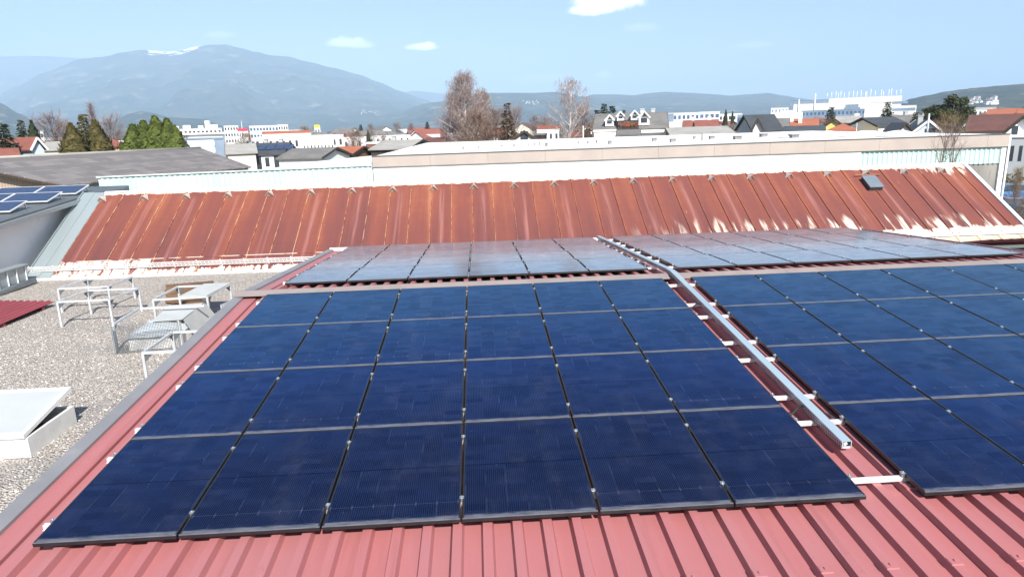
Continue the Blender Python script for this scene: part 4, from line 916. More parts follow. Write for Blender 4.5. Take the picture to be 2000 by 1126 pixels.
# ---- big house with dormers
dh = house('big grey roofed house with four white arched dormers and a flower balcony', 'house', 1157, 1306, 251, 223, 84, 12, 'white', 'grey_roof', ov=.5, chim=((.32, .0), (.62, .05)))
he, hr = dh['_he'], dh['_hr']; w2 = (at(1306, 251, 79).x-at(1157, 251, 79).x)/2
fx = lambda px: (px-1231.5)/74.5*w2
for px, wd, yb in ((1191, 16, 0), (1212, 13, .6), (1239, 14, .6), (1257, 20, 0)):
    s = wd/74.5*w2/2; z0 = he+.35+yb; z1 = z0+1.5*s; z2 = z1+1.0*s; y0 = -5.6
    mb = MB(); prof_ = [(-s, z0), (s, z0), (s, z1), (0, z2), (-s, z1)]; n = 5
    mb.mesh([(fx(px)+a, y0, b) for a, b in prof_]+[(fx(px)+a, 0, b) for a, b in prof_], [tuple(range(n))[::-1], tuple(range(n, 2*n))]+[(i, (i+1) % n, n+(i+1) % n, n+i) for i in range(n)])
    dm = mb.build('dormer', M['white'], dh)
    mb = MB()
    for sg in (-1, 1): mb.bar((fx(px)+sg*(s+.12), y0-.02, z1-.1), (fx(px), y0-.02, z2+.08), .35, .12, Vector((0, 0, 1))); mb.hexa([Vector((fx(px)+sg*(s+.1), y0, z1-.1)), Vector((fx(px), y0, z2+.03)), Vector((fx(px), 0, z2+.03)), Vector((fx(px)+sg*(s+.1), 0, z1-.1))], [Vector((fx(px)+sg*(s+.1), y0, z1)), Vector((fx(px), y0, z2+.12)), Vector((fx(px), 0, z2+.12)), Vector((fx(px)+sg*(s+.1), 0, z1))])
    mb.build('dormer_roof', M['white'], dh)
    MB().bx(fx(px)-s*.6, fx(px)+s*.6, y0-.04, y0+.02, z0+.3, z1-.05).build('dormer_window', M['window'], dm)
    MB().mesh([(fx(px)-s*.6, y0-.03, z1+.02), (fx(px)+s*.6, y0-.03, z1+.02), (fx(px), y0-.03, z2-.25*s)], ((0, 1, 2),)).build('dormer_window', M['window'], dm)
MB().bx(fx(1207), fx(1247), -6.3, -5.0, he-.3, he+.25).build('balcony', M['darkw'], dh)
MB().bx(fx(1207), fx(1247), -6.0, -5.2, he+.26, he+1.0).build('balcony_opening', M['window'], dh)
fl = MB(); rg = random.Random(3)
for k in range(60): x = rg.uniform(fx(1209), fx(1245)); z = he+rg.uniform(.3, .75); fl.bx(x-.1, x+.1, -6.42, -6.31, z-.09, z+.09)
fo = fl.build('flower_box', pm('red_flowers', (.45, .04, .04), (.08, .12, .04), 4, .8), dh)
MB().bx(-w2-.1, w2+.1, -6.42, -6.05, he-.55, he-.22).build('eave_gutter', M['lwhite'], dh)
house('low grey roof in front of the dormer house with dark gable', 'house', 1203, 1252, 264, 256, 72, 8, 'white', 'grey_roof')
house('long pale grey roofed house with dark gable right of the dormer house', 'house', 1294, 1424, 262, 250, 78, 10, 'darkw', 'lgrey_roof', rot=8)
block('low white wall below the dormer house balcony', 'annex', 1160, 1203, 257, 80, 5, 'white')
# ---- offices behind
block('white flat office with dark blue window strips right of the dormer house', 'office building', 1306, 1366, 221, 260, 18, 'white', 3, 7, .6, 'winblue')
block('white office block with blue glazed end, right half of the office row', 'office building', 1366, 1406, 219, 270, 18, 'white', 3, 4, .7, 'winblue')
block('small blue grey tower at the left end of the office row', 'building', 1305, 1316, 222, 240, 8, 'bluegrey')
block('white block behind the two slim spruces', 'building', 1404, 1448, 223, 280, 18, 'white', 2, 5, .5)
block('grey glass slab between slim spruces and the dark roofed gable house', 'building', 1440, 1450, 224, 200, 8, 'bluegrey', 5, 1, .8, 'winblue')
house('house with brick red roof and two pale chimneys', 'house', 1332, 1404, 249, 236, 105, 9, 'white', 'red_tile', chim=((-.43, 0), (.48, 0)))
block('low white house with blue door left of the brick red roof', 'house', 1304, 1334, 240, 120, 8, 'white', 1, 4, .5, 'winblue')
house('dark grey roofed house with white cross gable', 'house', 1448, 1512, 256, 226, 92, 10, 'greyw', 'dark_roof', rot=15)
house('small white gabled porch of the dark roofed house', 'house', 1466, 1492, 255, 233, 84, 5, 'white', 'grey_roof', gable=True)
house('grey roofed house left of the orange roof', 'house', 1500, 1542, 253, 233, 98, 9, 'greyw', 'grey_roof')
house('long bright orange tiled roof with white chimney', 'house', 1524, 1600, 249, 234, 100, 10, 'white', 'orange_tile', chim=((-.45, -.3), (.0, -.5)))
house('low dark grey roof in front of the orange tiled roof', 'house', 1528, 1612, 257, 248, 76, 8, 'darkw', 'dark_roof')
house('yellow gabled house with brown roof right of the orange roof', 'house', 1594, 1660, 255, 233, 88, 10, 'yellow', 'brown_tile', gable=True)
house('house with orange hipped roof in front of the yellow gable', 'house', 1614, 1676, 257, 244, 76, 9, 'orangew', 'orange_tile', hip=True)
house('pale grey hall roof with a row of dark skylights behind the yellow house', 'hall', 1628, 1682, 240, 228, 130, 12, 'greyw', 'lgrey_roof')
house('dark roofed house with white gable wall right of the thin white mast', 'house', 1676, 1748, 247, 231, 90, 10, 'white', 'dark_roof', rot=25)
house('brown boarded house with dark grey roof behind the white gables', 'house', 1732, 1796, 241, 226, 100, 10, 'wood', 'grey_roof', rot=25, chim=((.1, 0),))
house('small white gabled house with dark roof left of the pale blue gable', 'house', 1736, 1772, 259, 242, 74, 7, 'white', 'dark_roof', gable=True, rot=12, wins=((0, -.8, 1.2, .9),))
house('pale blue gabled house with white edged dark roof and chimney', 'house', 1768, 1830, 259, 236, 72, 9, 'bluew', 'dark_roof', gable=True, rot=8, chim=((-.35, -.3),), wins=((.15, -.2, 1.0, 1.2), (-.35, -.6, .9, 1.1)))
house('low dark roofed house behind the willow bush', 'house', 1882, 1918, 240, 228, 110, 9, 'greyw', 'brown_tile')
house('broad red tiled roof behind the brown roofed house at right', 'house', 1926, 1990, 226, 214, 120, 12, 'white', 'orange_tile')
house('red tiled roof at the extreme right edge of the town', 'house', 1984, 2040, 226, 213, 112, 12, 'white', 'orange_tile')
bh = house('large brown tiled house with white gable at the right edge', 'house', 1884, 1996, 257, 226, 68, 12, 'white', 'brown_tile', rot=0)
house('white gable front of the brown tiled house at the right edge', 'house', 1958, 2030, 259, 228, 64, 10, 'white', 'brown_tile', gable=True, wins=((-.35, .2, .5, .9), (.3, -2.6, 1.2, 1.5), (-.2, -2.6, 1.2, 1.5)))
rh = block('grey street house with tall windows beyond the white building corner', 'house', 1972, 2040, 268, 62, 9, 'greyw', 2, 4, .4, 'window')
block('white flat hall below the village hill', 'hall', 1884, 1938, 214, 260, 18, 'white', 1, 6, .4)
block('long grey roofed hall under the village hill', 'hall', 1870, 1946, 209, 300, 20, 'greyw', roof='grey_roof')
mast('thin white lamp mast beside the dark roofed white gable house', 1674, 240, 70, .06)
mast('pale concrete pole in front of the pines', 1815, 222, 68, .14)
# ---- large factory on the right
fa = block('huge white factory hall with many thin chimneys behind the houses', 'factory', 1618, 1760, 190, 460, 60, 'white', 0, 0)
H = fa.children[0].bound_box[1][2]
for k, px in enumerate([1622, 1629, 1636, 1640, 1646, 1652, 1660, 1668, 1675, 1682, 1690, 1692, 1699, 1707, 1718, 1722, 1730, 1735, 1744, 1752]):
    x = (px-1689)/71*(at(1760, 190, 455).x-at(1618, 190, 455).x)/2; MB().tube([(x, -10+(k % 4)*6, H), (x, -10+(k % 4)*6, H+4.2+1.6*((k*7) % 5)/4)], .17, 6).build('exhaust_stack', M['lwhite'], fa)
for (u, z, w, h) in ((.62, -4.5, 22, 1.6), (-.3, -7, 10, 1.2), (.1, -9, 14, 1.3)): MB().bx(u*24-w/2, u*24+w/2, -30.1, -29.98, H+z-h/2, H+z+h/2).build('window_band', M['bluegrey'], fa)
fz = block('blue grey upper hall left of the huge factory', 'factory', 1544, 1618, 196, 470, 40, 'bluegrey', roof='bluegrey')
fb2 = block('white hall with a vertical pipe below the blue grey upper hall', 'factory', 1550, 1622, 203, 430, 30, 'white')
for px in (1563, 1591): x = (px-1586)/36*(at(1622, 203, 425).x-at(1550, 203, 425).x)/2; MB().tube([(x, -15.4, 0), (x, -15.4, fb2.children[0].bound_box[1][2]+3)], .35, 6).build('exhaust_stack', M['lwhite'], fb2)
block('white hall with blue grey base at the left end of the factory', 'factory', 1506, 1540, 211, 400, 20, 'white', 1, 5, .5, 'bluegrey')
block('low white hall in front of the factory left end', 'factory', 1526, 1556, 216, 360, 18, 'white')
block('long blue grey production hall in front of the white factory', 'factory', 1565, 1690, 215, 340, 25, 'bluegrey', 1, 16, .6, 'winblue', roof='bluegrey')
block('white stair tower in front of the blue grey production hall', 'factory', 1669, 1679, 222, 300, 8, 'white')
block('tall white factory wing just left of the round spruce', 'factory', 1690, 1742, 201, 300, 25, 'white')
block('low white factory wing right of the round spruce', 'factory', 1742, 1790, 207, 300, 22, 'white', 1, 1, win='bluegrey', band=True)
block('blue grey cube on the production hall roof line', 'factory', 1651, 1677, 204, 420, 15, 'bluegrey')
block('white loading hall left of the production hall', 'factory', 1553, 1568, 220, 300, 10, 'white')
# ---- many small buildings out in the valley
protos = []
for nm, wl, rf, fl_ in (('w', 'white', 'red_tile', 0), ('g', 'white', 'grey_roof', 0), ('c', 'cream', 'brown_tile', 0), ('b', 'white', 'membrane', 1)):
    t = thing('valley_house', 'x', 'house'); 
    if fl_: MB().bx(-9, 9, -6, 6, 0, 8).build('wall', M[wl], t); MB().bx(-9.2, 9.2, -6.2, 6.2, 8.01, 8.4).build('roof', M[rf], t)
    else:
        mb = MB(); mb.prism([(-4.5, 0), (4.5, 0), (4.5, 5.5), (0, 8.2), (-4.5, 5.5)], -6, 6); mb.build('wall', M[wl], t)
        mb = MB()
        for sg in (-1, 1): mb.hexa([Vector((-6.4, sg*5, 5.3)), Vector((6.4, sg*5, 5.3)), Vector((6.4, 0, 8.3)), Vector((-6.4, 0, 8.3))], [Vector((-6.4, sg*5, 5.5)), Vector((6.4, sg*5, 5.5)), Vector((6.4, 0, 8.6)), Vector((-6.4, 0, 8.6))])
        mb.build('roof', M[rf], t)
    protos.append([t, False])
rg = random.Random(11)
DSC = [('tiny white house with red roof far out in the valley', 'far red roofed houses'), ('tiny white house with grey roof far out in the valley', 'far grey roofed houses'),
       ('tiny cream house with brown roof far out in the valley', 'far brown roofed houses'), ('tiny flat white block far out in the valley', 'far flat white blocks')]
def tiny(px, D, kind, s=1.):
    t, used = protos[kind]
    if used: t = dup(t)
    protos[kind][1] = True
    p = at(px, hz(px), D+CY); t.location = (p.x, p.y, ZG); t.rotation_euler = (0, 0, rg.uniform(0, 3.1)); t.scale = (s, s, s)
    tag(t, DSC[kind][0], 'house', DSC[kind][1])
for k in range(190):
    px = rg.uniform(-30, 2030); D = 380+2400*rg.random()**1.6
    if D < 600 and (1290 < px < 1800): D += 500
    tiny(px, D, rg.choice((0, 0, 1, 1, 2, 3, 3)), rg.uniform(.8, 1.25)*(1+.25*(D > 1200)))

for k in range(70):
    px = rg.uniform(590, 1000) if k < 46 else rg.uniform(60, 350); tiny(px, rg.uniform(230, 520), rg.choice((0, 0, 1, 1, 2)), rg.uniform(.75, .95))

for k in range(34): tiny(rg.uniform(1290, 1620), rg.uniform(150, 300), rg.choice((0, 0, 1, 1, 2)), rg.uniform(.7, .9))
for k in range(14): tiny(rg.uniform(1690, 1980), rg.uniform(130, 260), rg.choice((0, 1, 1, 2)), rg.uniform(.7, .9))

# ================================================================== TREES
def blob(mb, c, n, r, size, rg, flat=.7):
    for k in range(n):
        d = Vector((rg.gauss(0, 1), rg.gauss(0, 1), rg.gauss(0, 1)*flat)); d = d.normalized()*r*rg.random()**.4; p = c+Vector((d.x, d.y, d.z))
        a = Vector((rg.gauss(0, 1), rg.gauss(0, 1), rg.gauss(0, 1))).normalized(); b_ = a.orthogonal().normalized(); s = size*rg.uniform(.6, 1.3)
        q = a.cross(b_); mb.poly([p+b_*s, p+q*s*.5, p-b_*s, p-q*s*.5])
def conifer_mesh(kind, rg, H=1.):
    """unit height; kind: spruce (tiers of drooping boughs), cypress / thuja (dense upswept), pine (loose irregular)"""
    cr = MB(); tr = MB(); tr.tube([(0, 0, 0), (0.004, 0, .5), (0, 0, .97)], .016, 6, .003)
    if kind == 'spruce':
        z = .10
        while z < .985:
            t = (z-.10)/.885; R_ = .23*(1-t)**.85+.012; nb = max(4, int(11*(1-t)+4)); a0 = rg.random()*6
            for i in range(nb):
                a = a0+6.283*i/nb+rg.uniform(-.25, .25); L_ = R_*rg.uniform(.72, 1.18); d = Vector((math.cos(a), math.sin(a), 0)); z0 = z+rg.uniform(-.008, .008)
                tr.tube([(0, 0, z0), d*L_*.9+Vector((0, 0, z0-L_*.22))], .0035, 3, .001, cap=False)
                for s in range(max(5, int(L_*115))):
                    f = rg.uniform(.18, 1.05); p = d*L_*f+Vector((0, 0, z0-L_*.26*f*f+rg.uniform(-.008, .004))); sd_ = d.cross(Vector((0, 0, 1)))
                    w = .040*rg.uniform(.6, 1.25)*(1.15-.5*f); o_ = d*.5+sd_*rg.choice((-1, 1))*rg.uniform(.3, 1.1)+Vector((0, 0, rg.uniform(-.65, .1))); o_ = o_.normalized()*w
                    q = o_.cross(Vector((0, 0, 1))).normalized()*w*.34+Vector((0, 0, rg.uniform(-.3, .3)*w)); cr.poly([p-q*.6, p+o_*.55-q, p+o_*1.25, p+o_*.55+q])
            z += .024+.012*(1-t)
    elif kind in ('thuja', 'cypress'):
        W0 = .20 if kind == 'thuja' else .085
        for k in range(5600 if kind == 'thuja' else 1500):
            z = rg.random()**.8; a = rg.random()*6.283; prof_ = (math.sin(math.pi*min(1, (z*.92+.10)))**.55 if kind == 'cypress' else (1-z)**.65*min(1, .8+z*1.2))
            lump = .80+.5*noise.noise(Vector((math.cos(a)*2.1, math.sin(a)*2.1, z*6)))+.25*noise.noise(Vector((math.cos(a)*5, math.sin(a)*5, z*19))); R_ = W0*prof_*lump*(.62+.45*rg.random()); p = Vector((math.cos(a)*R_, math.sin(a)*R_, z*.95+.02))
            tl_ = rg.uniform(-.75, .35); d = Vector((math.cos(a)*tl_, math.sin(a)*tl_, 1)).normalized(); s = .026*rg.uniform(.5, 1.6); q = d.cross(Vector((math.cos(a), math.sin(a), rg.uniform(-.5, .5)))).normalized()*s*.4
            cr.poly([p-d*s*.5, p+q, p+d*s*1.2, p-q])
    else:
        for k in range(26):
            t = k/26; z = .38+.58*t; a = rg.random()*6.283; L_ = (.30*(1-t)**.6+.04)*rg.uniform(.55, 1.15); d = Vector((math.cos(a), math.sin(a), rg.uniform(.0, .5)))
            e_ = Vector((0, 0, z))+d*L_; tr.tube([(0, 0, z), e_], .007, 4, .003, cap=False)
            for s in range(4): blob(cr, Vector((0, 0, z))+d*L_*(.45+.2*s), 34, .055*rg.uniform(.7, 1.3), .022, rg, .6)
    return cr, tr
def bare_mesh(rg, H, spread, droop, nb, nsub, ntw, tw=.02, z0=.22, up=.9, tl=.12):
    """leafless deciduous tree of height H"""
    tr = MB(); cr = MB(); top = Vector((rg.uniform(-.03, .03)*H, rg.uniform(-.03, .03)*H, H*.96))
    pts = [Vector((0, 0, 0)), Vector((rg.uniform(-.01, .01)*H, 0, H*.3)), top*.62, top]
    tr.tube(pts, H*.016, 7, H*.002)
    def trunk(f):
        k = f*3; i = min(2, int(k)); return pts[i].lerp(pts[i+1], k-i)
    for k in range(nb):
        f = z0+(.97-z0)*((k+rg.random())/nb); b0 = trunk(f); a = k*2.4+rg.uniform(-.4, .4)
        L_ = spread*H*(math.sin(math.pi*min(1., max(.0, (f-z0)/(1-z0))**.75*.85+.12)))**.7*rg.uniform(.65, 1.2); d = Vector((math.cos(a), math.sin(a), up*rg.uniform(.6, 1.4)+.4*f)).normalized()
        mid_ = b0+d*L_*.5; end = b0+d*L_+Vector((0, 0, L_*.12*(1-2*droop))); tr.tube([b0, mid_, end], H*.0055*(1.25-f), 5, H*.0012, cap=False)
        for j in range(nsub):
            g_ = .22+.78*(j+rg.random())/nsub; s0 = b0.lerp(mid_, g_*2) if g_ < .5 else mid_.lerp(end, g_*2-1)
            d2 = (d+Vector((rg.gauss(0, .7), rg.gauss(0, .7), rg.gauss(.1, .45)))).normalized(); l2 = L_*.34*rg.uniform(.5, 1.2)+.02*H; s1 = s0+d2*l2
            tr.tube([s0, s1], H*.0014, 3, H*.0006, cap=False)
            for q in range(ntw):
                p = s0.lerp(s1, .15+.85*rg.random()); dd = (d2*.6+Vector((rg.gauss(0, .8), rg.gauss(0, .8), rg.gauss(.25, .6)))).normalized(); l = H*tl*rg.uniform(.4, 1.1); sd_ = Vector((rg.gauss(0, 1), rg.gauss(0, 1), .3)).normalized()*tw*rg.uniform(.5, 1.)
                p1 = p+dd*l*.4; p2 = p1+(dd*(1-droop)+Vector((0, 0, -1))*droop).normalized()*l*.6
                cr.poly([p-sd_, p+sd_, p1+sd_*.8, p1-sd_*.8]); cr.poly([p1-sd_*.8, p1+sd_*.8, p2+sd_*.3, p2-sd_*.3])
    return cr, tr
TREES = {}
def tree(key, label, cat, px, yt, D, group=None, wide=1., name=None, Hscale=None, yaw=None):
    """stand a tree whose top shows at pixel (px, yt) at distance D"""
    p = at(px, yt, D+CY); H = p.z-ZG; spec = TREES[key]
    if spec.get('obj') is None:
        t = thing(name or spec['name'], label, cat); cr, tr = spec['make'](); tr.build('trunk', spec['bark'], t); cr.build('crown', spec['leaf'], t); spec['obj'] = t
    else: t = dup(spec['obj']); t.name = name or spec['name']
    s = H/spec['H']; t.location = (p.x, p.y, ZG); t.scale = (s*wide, s*wide, s); t.rotation_euler = (0, 0, rg.uniform(0, 6.28) if yaw is None else yaw)
    tag(t, label, cat, group)
    if not group and 'group' in t: del t['group']
    return t
def cspec(key, kind, seed, leaf, name): TREES[key] = dict(H=1., name=name, bark=M['bark'], leaf=M[leaf], make=lambda: conifer_mesh(kind, random.Random(seed)))
cspec('spruce1', 'spruce', 1, 'spruce', 'spruce_tree'); cspec('spruce2', 'spruce', 2, 'spruce', 'spruce_tree'); cspec('yew', 'thuja', 3, 'yew', 'conifer_tree')
cspec('thuja', 'thuja', 4, 'thuja', 'thuja_tree'); cspec('thuja2', 'thuja', 14, 'thuja', 'thuja_tree'); cspec('cypress', 'cypress', 5, 'spruce', 'cypress_tree'); cspec('pine1', 'pine', 6, 'pine', 'pine_tree'); cspec('pine2', 'pine', 8, 'pine', 'pine_tree'); cspec('yspruce', 'spruce', 9, 'yew', 'spruce_tree'); cspec('bspruce', 'spruce', 12, 'bspruce', 'conifer_tree')
def bspec(key, name, seed, bark, leaf, H, *a, **k): TREES[key] = dict(H=H, name=name, bark=M[bark], leaf=M[leaf], make=lambda: bare_mesh(random.Random(seed), H, *a, **k))
bspec('birch1', 'birch_tree', 21, 'birch', 'twig', 20, .24, .85, 60, 10, 12, tw=.022, z0=.12, up=1.3, tl=.10)
bspec('birch2', 'birch_tree', 22, 'birch', 'twig', 18, .27, .8, 30, 8, 9, tw=.020, z0=.30, up=1.25, tl=.11)
bspec('brown1', 'bare_tree', 23, 'bark', 'twigb', 12, .34, .35, 40, 8, 10, tw=.024, z0=.10, up=1.1, tl=.11)
bspec('brown2', 'bare_tree', 24, 'bark', 'twig', 12, .40, .3, 36, 8, 9, tw=.026, z0=.15, up=1.0, tl=.12)
bspec('poplar', 'poplar_tree', 25, 'bark', 'twig', 16, .11, .05, 46, 7, 8, tw=.022, z0=.12, up=2.6, tl=.07)
bspec('willow', 'willow_bush', 26, 'bark', 'twigy', 8, .30, .2, 46, 7, 8, tw=.018, z0=.04, up=1.7, tl=.14)
bspec('shrub', 'bare_shrub', 27, 'bark', 'twig', 7, .20, .0, 26, 5, 5, tw=.010, z0=.05, up=2.2, tl=.14)
T = tree
T('spruce1', 'dark spruce cut by the left edge of the photo', 'tree', 2, 236, 78, wide=1.25)
T('spruce2', 'tall thin spruce behind the pale blue gabled house at left', 'tree', 38, 230, 105, wide=.95)
T('cypress', 'slim dark cypress right of the pale blue gabled house', 'tree', 60, 234, 92, wide=1.25)
T('brown2', 'wide bare greyish tree behind the low pale grey roof', 'tree', 100, 228, 120, wide=1.2)
T('brown1', 'bare brown tree between the grey tree and the browning conifer', 'tree', 122, 238, 125, wide=.9)
T('yew', 'browning conifer, left of the pair in front of the poplar', 'tree', 137, 240, 74, wide=1.75)
T('yspruce', 'taller ragged spruce standing between two browning conifers', 'tree', 160, 218, 82, wide=1.05)
T('yew', 'browning conifer, right of the ragged spruce', 'tree', 184, 234, 76, wide=1.7)
T('poplar', 'tall bare poplar rising behind the browning conifers', 'tree', 179, 196, 130, wide=1.1)
T('brown2', 'wide bare tree right of the poplar', 'tree', 212, 231, 130, wide=1.0)
for px, yt, w, lab in ((258, 242, 2.1, 'bright green thuja at the left end of the row'), (279, 235, 2.1, 'bright green thuja, second in the row from the poplar side'), (301, 226, 1.9, 'tallest bright green thuja in the middle of the row'), (325, 231, 1.9, 'bright green thuja just right of the tallest one'), (340, 245, 1.9, 'bright green thuja at the right end of the row, by the apartments')):
    T('thuja' if px % 2 else 'thuja2', lab, 'tree', px, yt, 72, 'row of bright green thujas', wide=w)
T('brown1', 'round dark bare tree below the red roof sign', 'tree', 481, 261, 150, wide=1.25)
T('brown2', 'bare tree right of the lower office wing', 'tree', 596, 249, 260, wide=1.2)
T('birch1', 'tallest bare birch with white upper branches near the middle', 'birch', 909, 141, 96, wide=1.25, yaw=.6)
T('birch1', 'shorter bare birch leaning against the tallest one from the right', 'birch', 938, 176, 100, wide=1.15, yaw=2.6)
T('birch1', 'bare birch filling the left skirt of the tallest birch', 'birch', 882, 178, 102, wide=1.15, yaw=4.0)
T('brown1', 'brown bushy tree at the foot of the tallest birch', 'tree', 925, 222, 90, wide=1.25)
T('brown1', 'brown bare tree left of the narrow brown conifer', 'tree', 966, 216, 92, wide=1.0)
T('bspruce', 'narrow brown conifer right of the birches', 'tree', 989, 197, 92, wide=.95)
T('brown2', 'greyish bare tree right of the narrow brown conifer', 'tree', 1003, 214, 96, wide=.7)
T('birch2', 'bare white stemmed birch left of the dormer house', 'birch', 1109, 157, 92, wide=1.15, yaw=1.1)
T('brown1', 'rounded brown tree between second birch and dormer house', 'tree', 1141, 210, 98, wide=.95)
T('brown2', 'low bare tree behind the white house strip', 'tree', 1062, 238, 170, wide=1.1)
T('spruce1', 'left dark spruce behind the dormer house roof', 'tree', 1167, 212, 120, wide=1.05)
T('spruce2', 'tallest dark spruce behind the dormer house roof', 'tree', 1180, 199, 125, wide=1.1)
T('spruce1', 'right dark spruce behind the dormer house roof', 'tree', 1196, 204, 125, wide=1.15)
T('spruce2', 'small dark spruce tip above the dormer house ridge', 'tree', 1219, 212, 150, wide=.8)
T('cypress', 'slim spruce left of the pair behind the red roof', 'tree', 1418, 214, 140, wide=1.0)
T('cypress', 'slimmest spruce right of the pair behind the red roof', 'tree', 1431, 217, 140, wide=.8)
T('spruce1', 'open topped spruce in front of the blue grey production hall', 'tree', 1624, 207, 130, wide=1.25)
T('spruce2', 'dense dark spruce in front of the tall white factory wing', 'tree', 1735, 196, 120, wide=1.25)
T('pine2', 'low dark pine left of the tall pine', 'pine', 1812, 208, 100, wide=1.4)
T('pine1', 'dark pine in the middle of the pine group', 'pine', 1838, 205, 100, wide=1.1)
T('pine2', 'tallest loose pine above the willow bush', 'pine', 1866, 184, 98, wide=.95)
T('pine1', 'slender pine right behind the tallest pine', 'pine', 1877, 190, 104, wide=.8)
T('willow', 'yellowish bare willow bush in front of the pines', 'bush', 1858, 228, 66, wide=1.1)
T('brown1', 'bare bush at the foot of the pale blue gable', 'bush', 1832, 240, 80, wide=.9)
T('shrub', 'thin bare shrub in front of the mint cladding, left stem group', 'shrub', 1846, 244, 33.5, wide=.8)
T('shrub', 'thin bare shrub in front of the mint cladding, right stem group', 'shrub', 1872, 238, 34.5, wide=.8)
T('willow', 'yellow brown bush beside the parking yard at the right edge', 'bush', 1990, 330, 50, wide=.8)
T('shrub', 'tall bare stems in front of the dark car', 'shrub', 1988, 345, 44, wide=.7)
T('brown1', 'dark bare shrub at the right edge below the car', 'shrub', 2004, 385, 36, wide=.7)
rg = random.Random(5)
for k in range(150):
    px = rg.uniform(-40, 2040); D = 230+1500*rg.random()**1.7
    if 1290 < px < 1800 and D < 480: D += 350
    key = rg.choice(('brown1', 'brown2', 'brown2', 'brown1', 'spruce1', 'spruce2')); Hm = rg.uniform(6, 12)
    p = at(px, hz(px), D+CY); t = TREES[key]['obj']; t = dup(t); t.location = (p.x, p.y, ZG); s = Hm/TREES[key]['H']; t.scale = (s*1.15, s*1.15, s); t.rotation_euler = (0, 0, rg.random()*6)
    if 'brown' in key: t.name = 'bare_tree'; tag(t, 'bare brownish tree among the distant roofs', 'tree', 'bare trees among the distant roofs')
    else: t.name = 'spruce_tree'; tag(t, 'dark spruce among the distant roofs', 'tree', 'spruces among the distant roofs')
for k in range(44):
    px = rg.uniform(430, 860) if k < 14 else rg.uniform(1290, 1990); D = rg.uniform(84, 210); key = rg.choice(('brown1', 'brown2', 'brown2', 'spruce2', 'cypress'))
    p = at(px, hz(px), D+CY); t = dup(TREES[key]['obj']); t.location = (p.x, p.y, ZG); s = rg.uniform(5.5, 8.2)/TREES[key]['H']; t.scale = (s, s, s); t.rotation_euler = (0, 0, rg.random()*6)
    if 'brown' in key: t.name = 'bare_tree'; tag(t, 'small bare tree among the nearer houses', 'tree', 'small bare trees among the houses')
    else: t.name = 'spruce_tree'; tag(t, 'small dark conifer among the nearer houses', 'tree', 'small conifers among the houses')
# far woodland belts on the valley floor
wd = MB(); rg = random.Random(8)
for k in range(9000):
    D = 1300+2600*rg.random(); px = rg.uniform(-60, 2060); p = at(px, hz(px), D+CY)
    if noise.noise(Vector((p.x/420, p.y/260, 3))) < .08: continue
    h = rg.uniform(5, 10); w = h*.45; a = rg.random()*3.14; d = Vector((math.cos(a), math.sin(a), 0))*w; e_ = Vector((-math.sin(a), math.cos(a), 0))*w; b0 = Vector((p.x, p.y, ZG))
    wd.mesh([b0+d, b0+e_, b0-d, b0-e_, b0+d*.7+Vector((0, 0, h*.6)), b0+e_*.8+Vector((0, 0, h*.7)), b0-d*.6+Vector((0, 0, h*.6)), b0-e_*.8+Vector((0, 0, h*.7)), b0+Vector((0, 0, h))], ((0, 1, 5, 4), (1, 2, 6, 5), (2, 3, 7, 6), (3, 0, 4, 7), (4, 5, 8), (5, 6, 8), (6, 7, 8), (7, 4, 8)))
tag(wd.build('distant_woodland', foliage('far_woods', (.05, .05, .035), (.13, .10, .075)), None, (0, 2000, ZG)), 'far belts of mixed woodland on the valley floor before the mountains', 'woodland', None, 'stuff')

# ================================================================== CARS IN THE YARD
def car(label, px, py, rz, paint):
    d = ray(px, py); tt = (ZG-CZ)/d.z; p = Vector((CX+d.x*tt, CY+d.y*tt, ZG)); t = thing('parked_car', label, 'car', tuple(p), R(rz), 'cars in the yard')
    prof_ = [(-2.15, .35), (-2.2, .75), (-2.0, .95), (-1.0, 1.02), (-.35, 1.5), (1.3, 1.55), (1.95, 1.1), (2.2, .95), (2.2, .35)]
    mb = MB(); n = len(prof_); 
    def sec(x, s): return [(x*(1 if z < 1.05 else s), y, z) for y, z in prof_]
    a, b_ = sec(-.88, .82), sec(.88, .82); mb.mesh(a+b_, [tuple(range(n)), tuple(range(n, 2*n))[::-1]]+[(i, n+i, n+(i+1) % n, (i+1) % n) for i in range(n)]); mb.build('car_body', paint, t)
    for sg in (-1, 1): MB().hexa([Vector((sg*.885, -.75, 1.04)), Vector((sg*.885, 1.65, 1.04)), Vector((sg*.895, 1.65, 1.04)), Vector((sg*.895, -.75, 1.04))], [Vector((sg*.735, -.25, 1.46)), Vector((sg*.735, 1.2, 1.48)), Vector((sg*.745, 1.2, 1.48)), Vector((sg*.745, -.25, 1.46))]).build('side_window', M['window'], t)
    MB().hexa([Vector((-.74, -.98, 1.05)), Vector((.74, -.98, 1.05)), Vector((.74, -.95, 1.05)), Vector((-.74, -.95, 1.05))], [Vector((-.64, -.42, 1.47)), Vector((.64, -.42, 1.47)), Vector((.64, -.39, 1.47)), Vector((-.64, -.39, 1.47))]).build('windscreen', M['window'], t)
    MB().hexa([Vector((-.72, 1.92, 1.15)), Vector((.72, 1.92, 1.15)), Vector((.72, 1.96, 1.15)), Vector((-.72, 1.96, 1.15))], [Vector((-.64, 1.36, 1.52)), Vector((.64, 1.36, 1.52)), Vector((.64, 1.40, 1.52)), Vector((-.64, 1.40, 1.52))]).build('rear_window', M['window'], t)
    for x in (-.82, .82):
        for y in (-1.35, 1.35):
            w = MB().tube([(x-.1, y, .33), (x+.1, y, .33)], .33, 14).build('wheel', M['black'], t); MB().tube([(x-.11, y, .33), (x+.11, y, .33)], .2, 10).build('rim', M['galv'], w)
    for x in (-.62, .62): MB().bx(x-.18, x+.18, -2.23, -2.17, .66, .80).build('headlight', M['lwhite'], t)
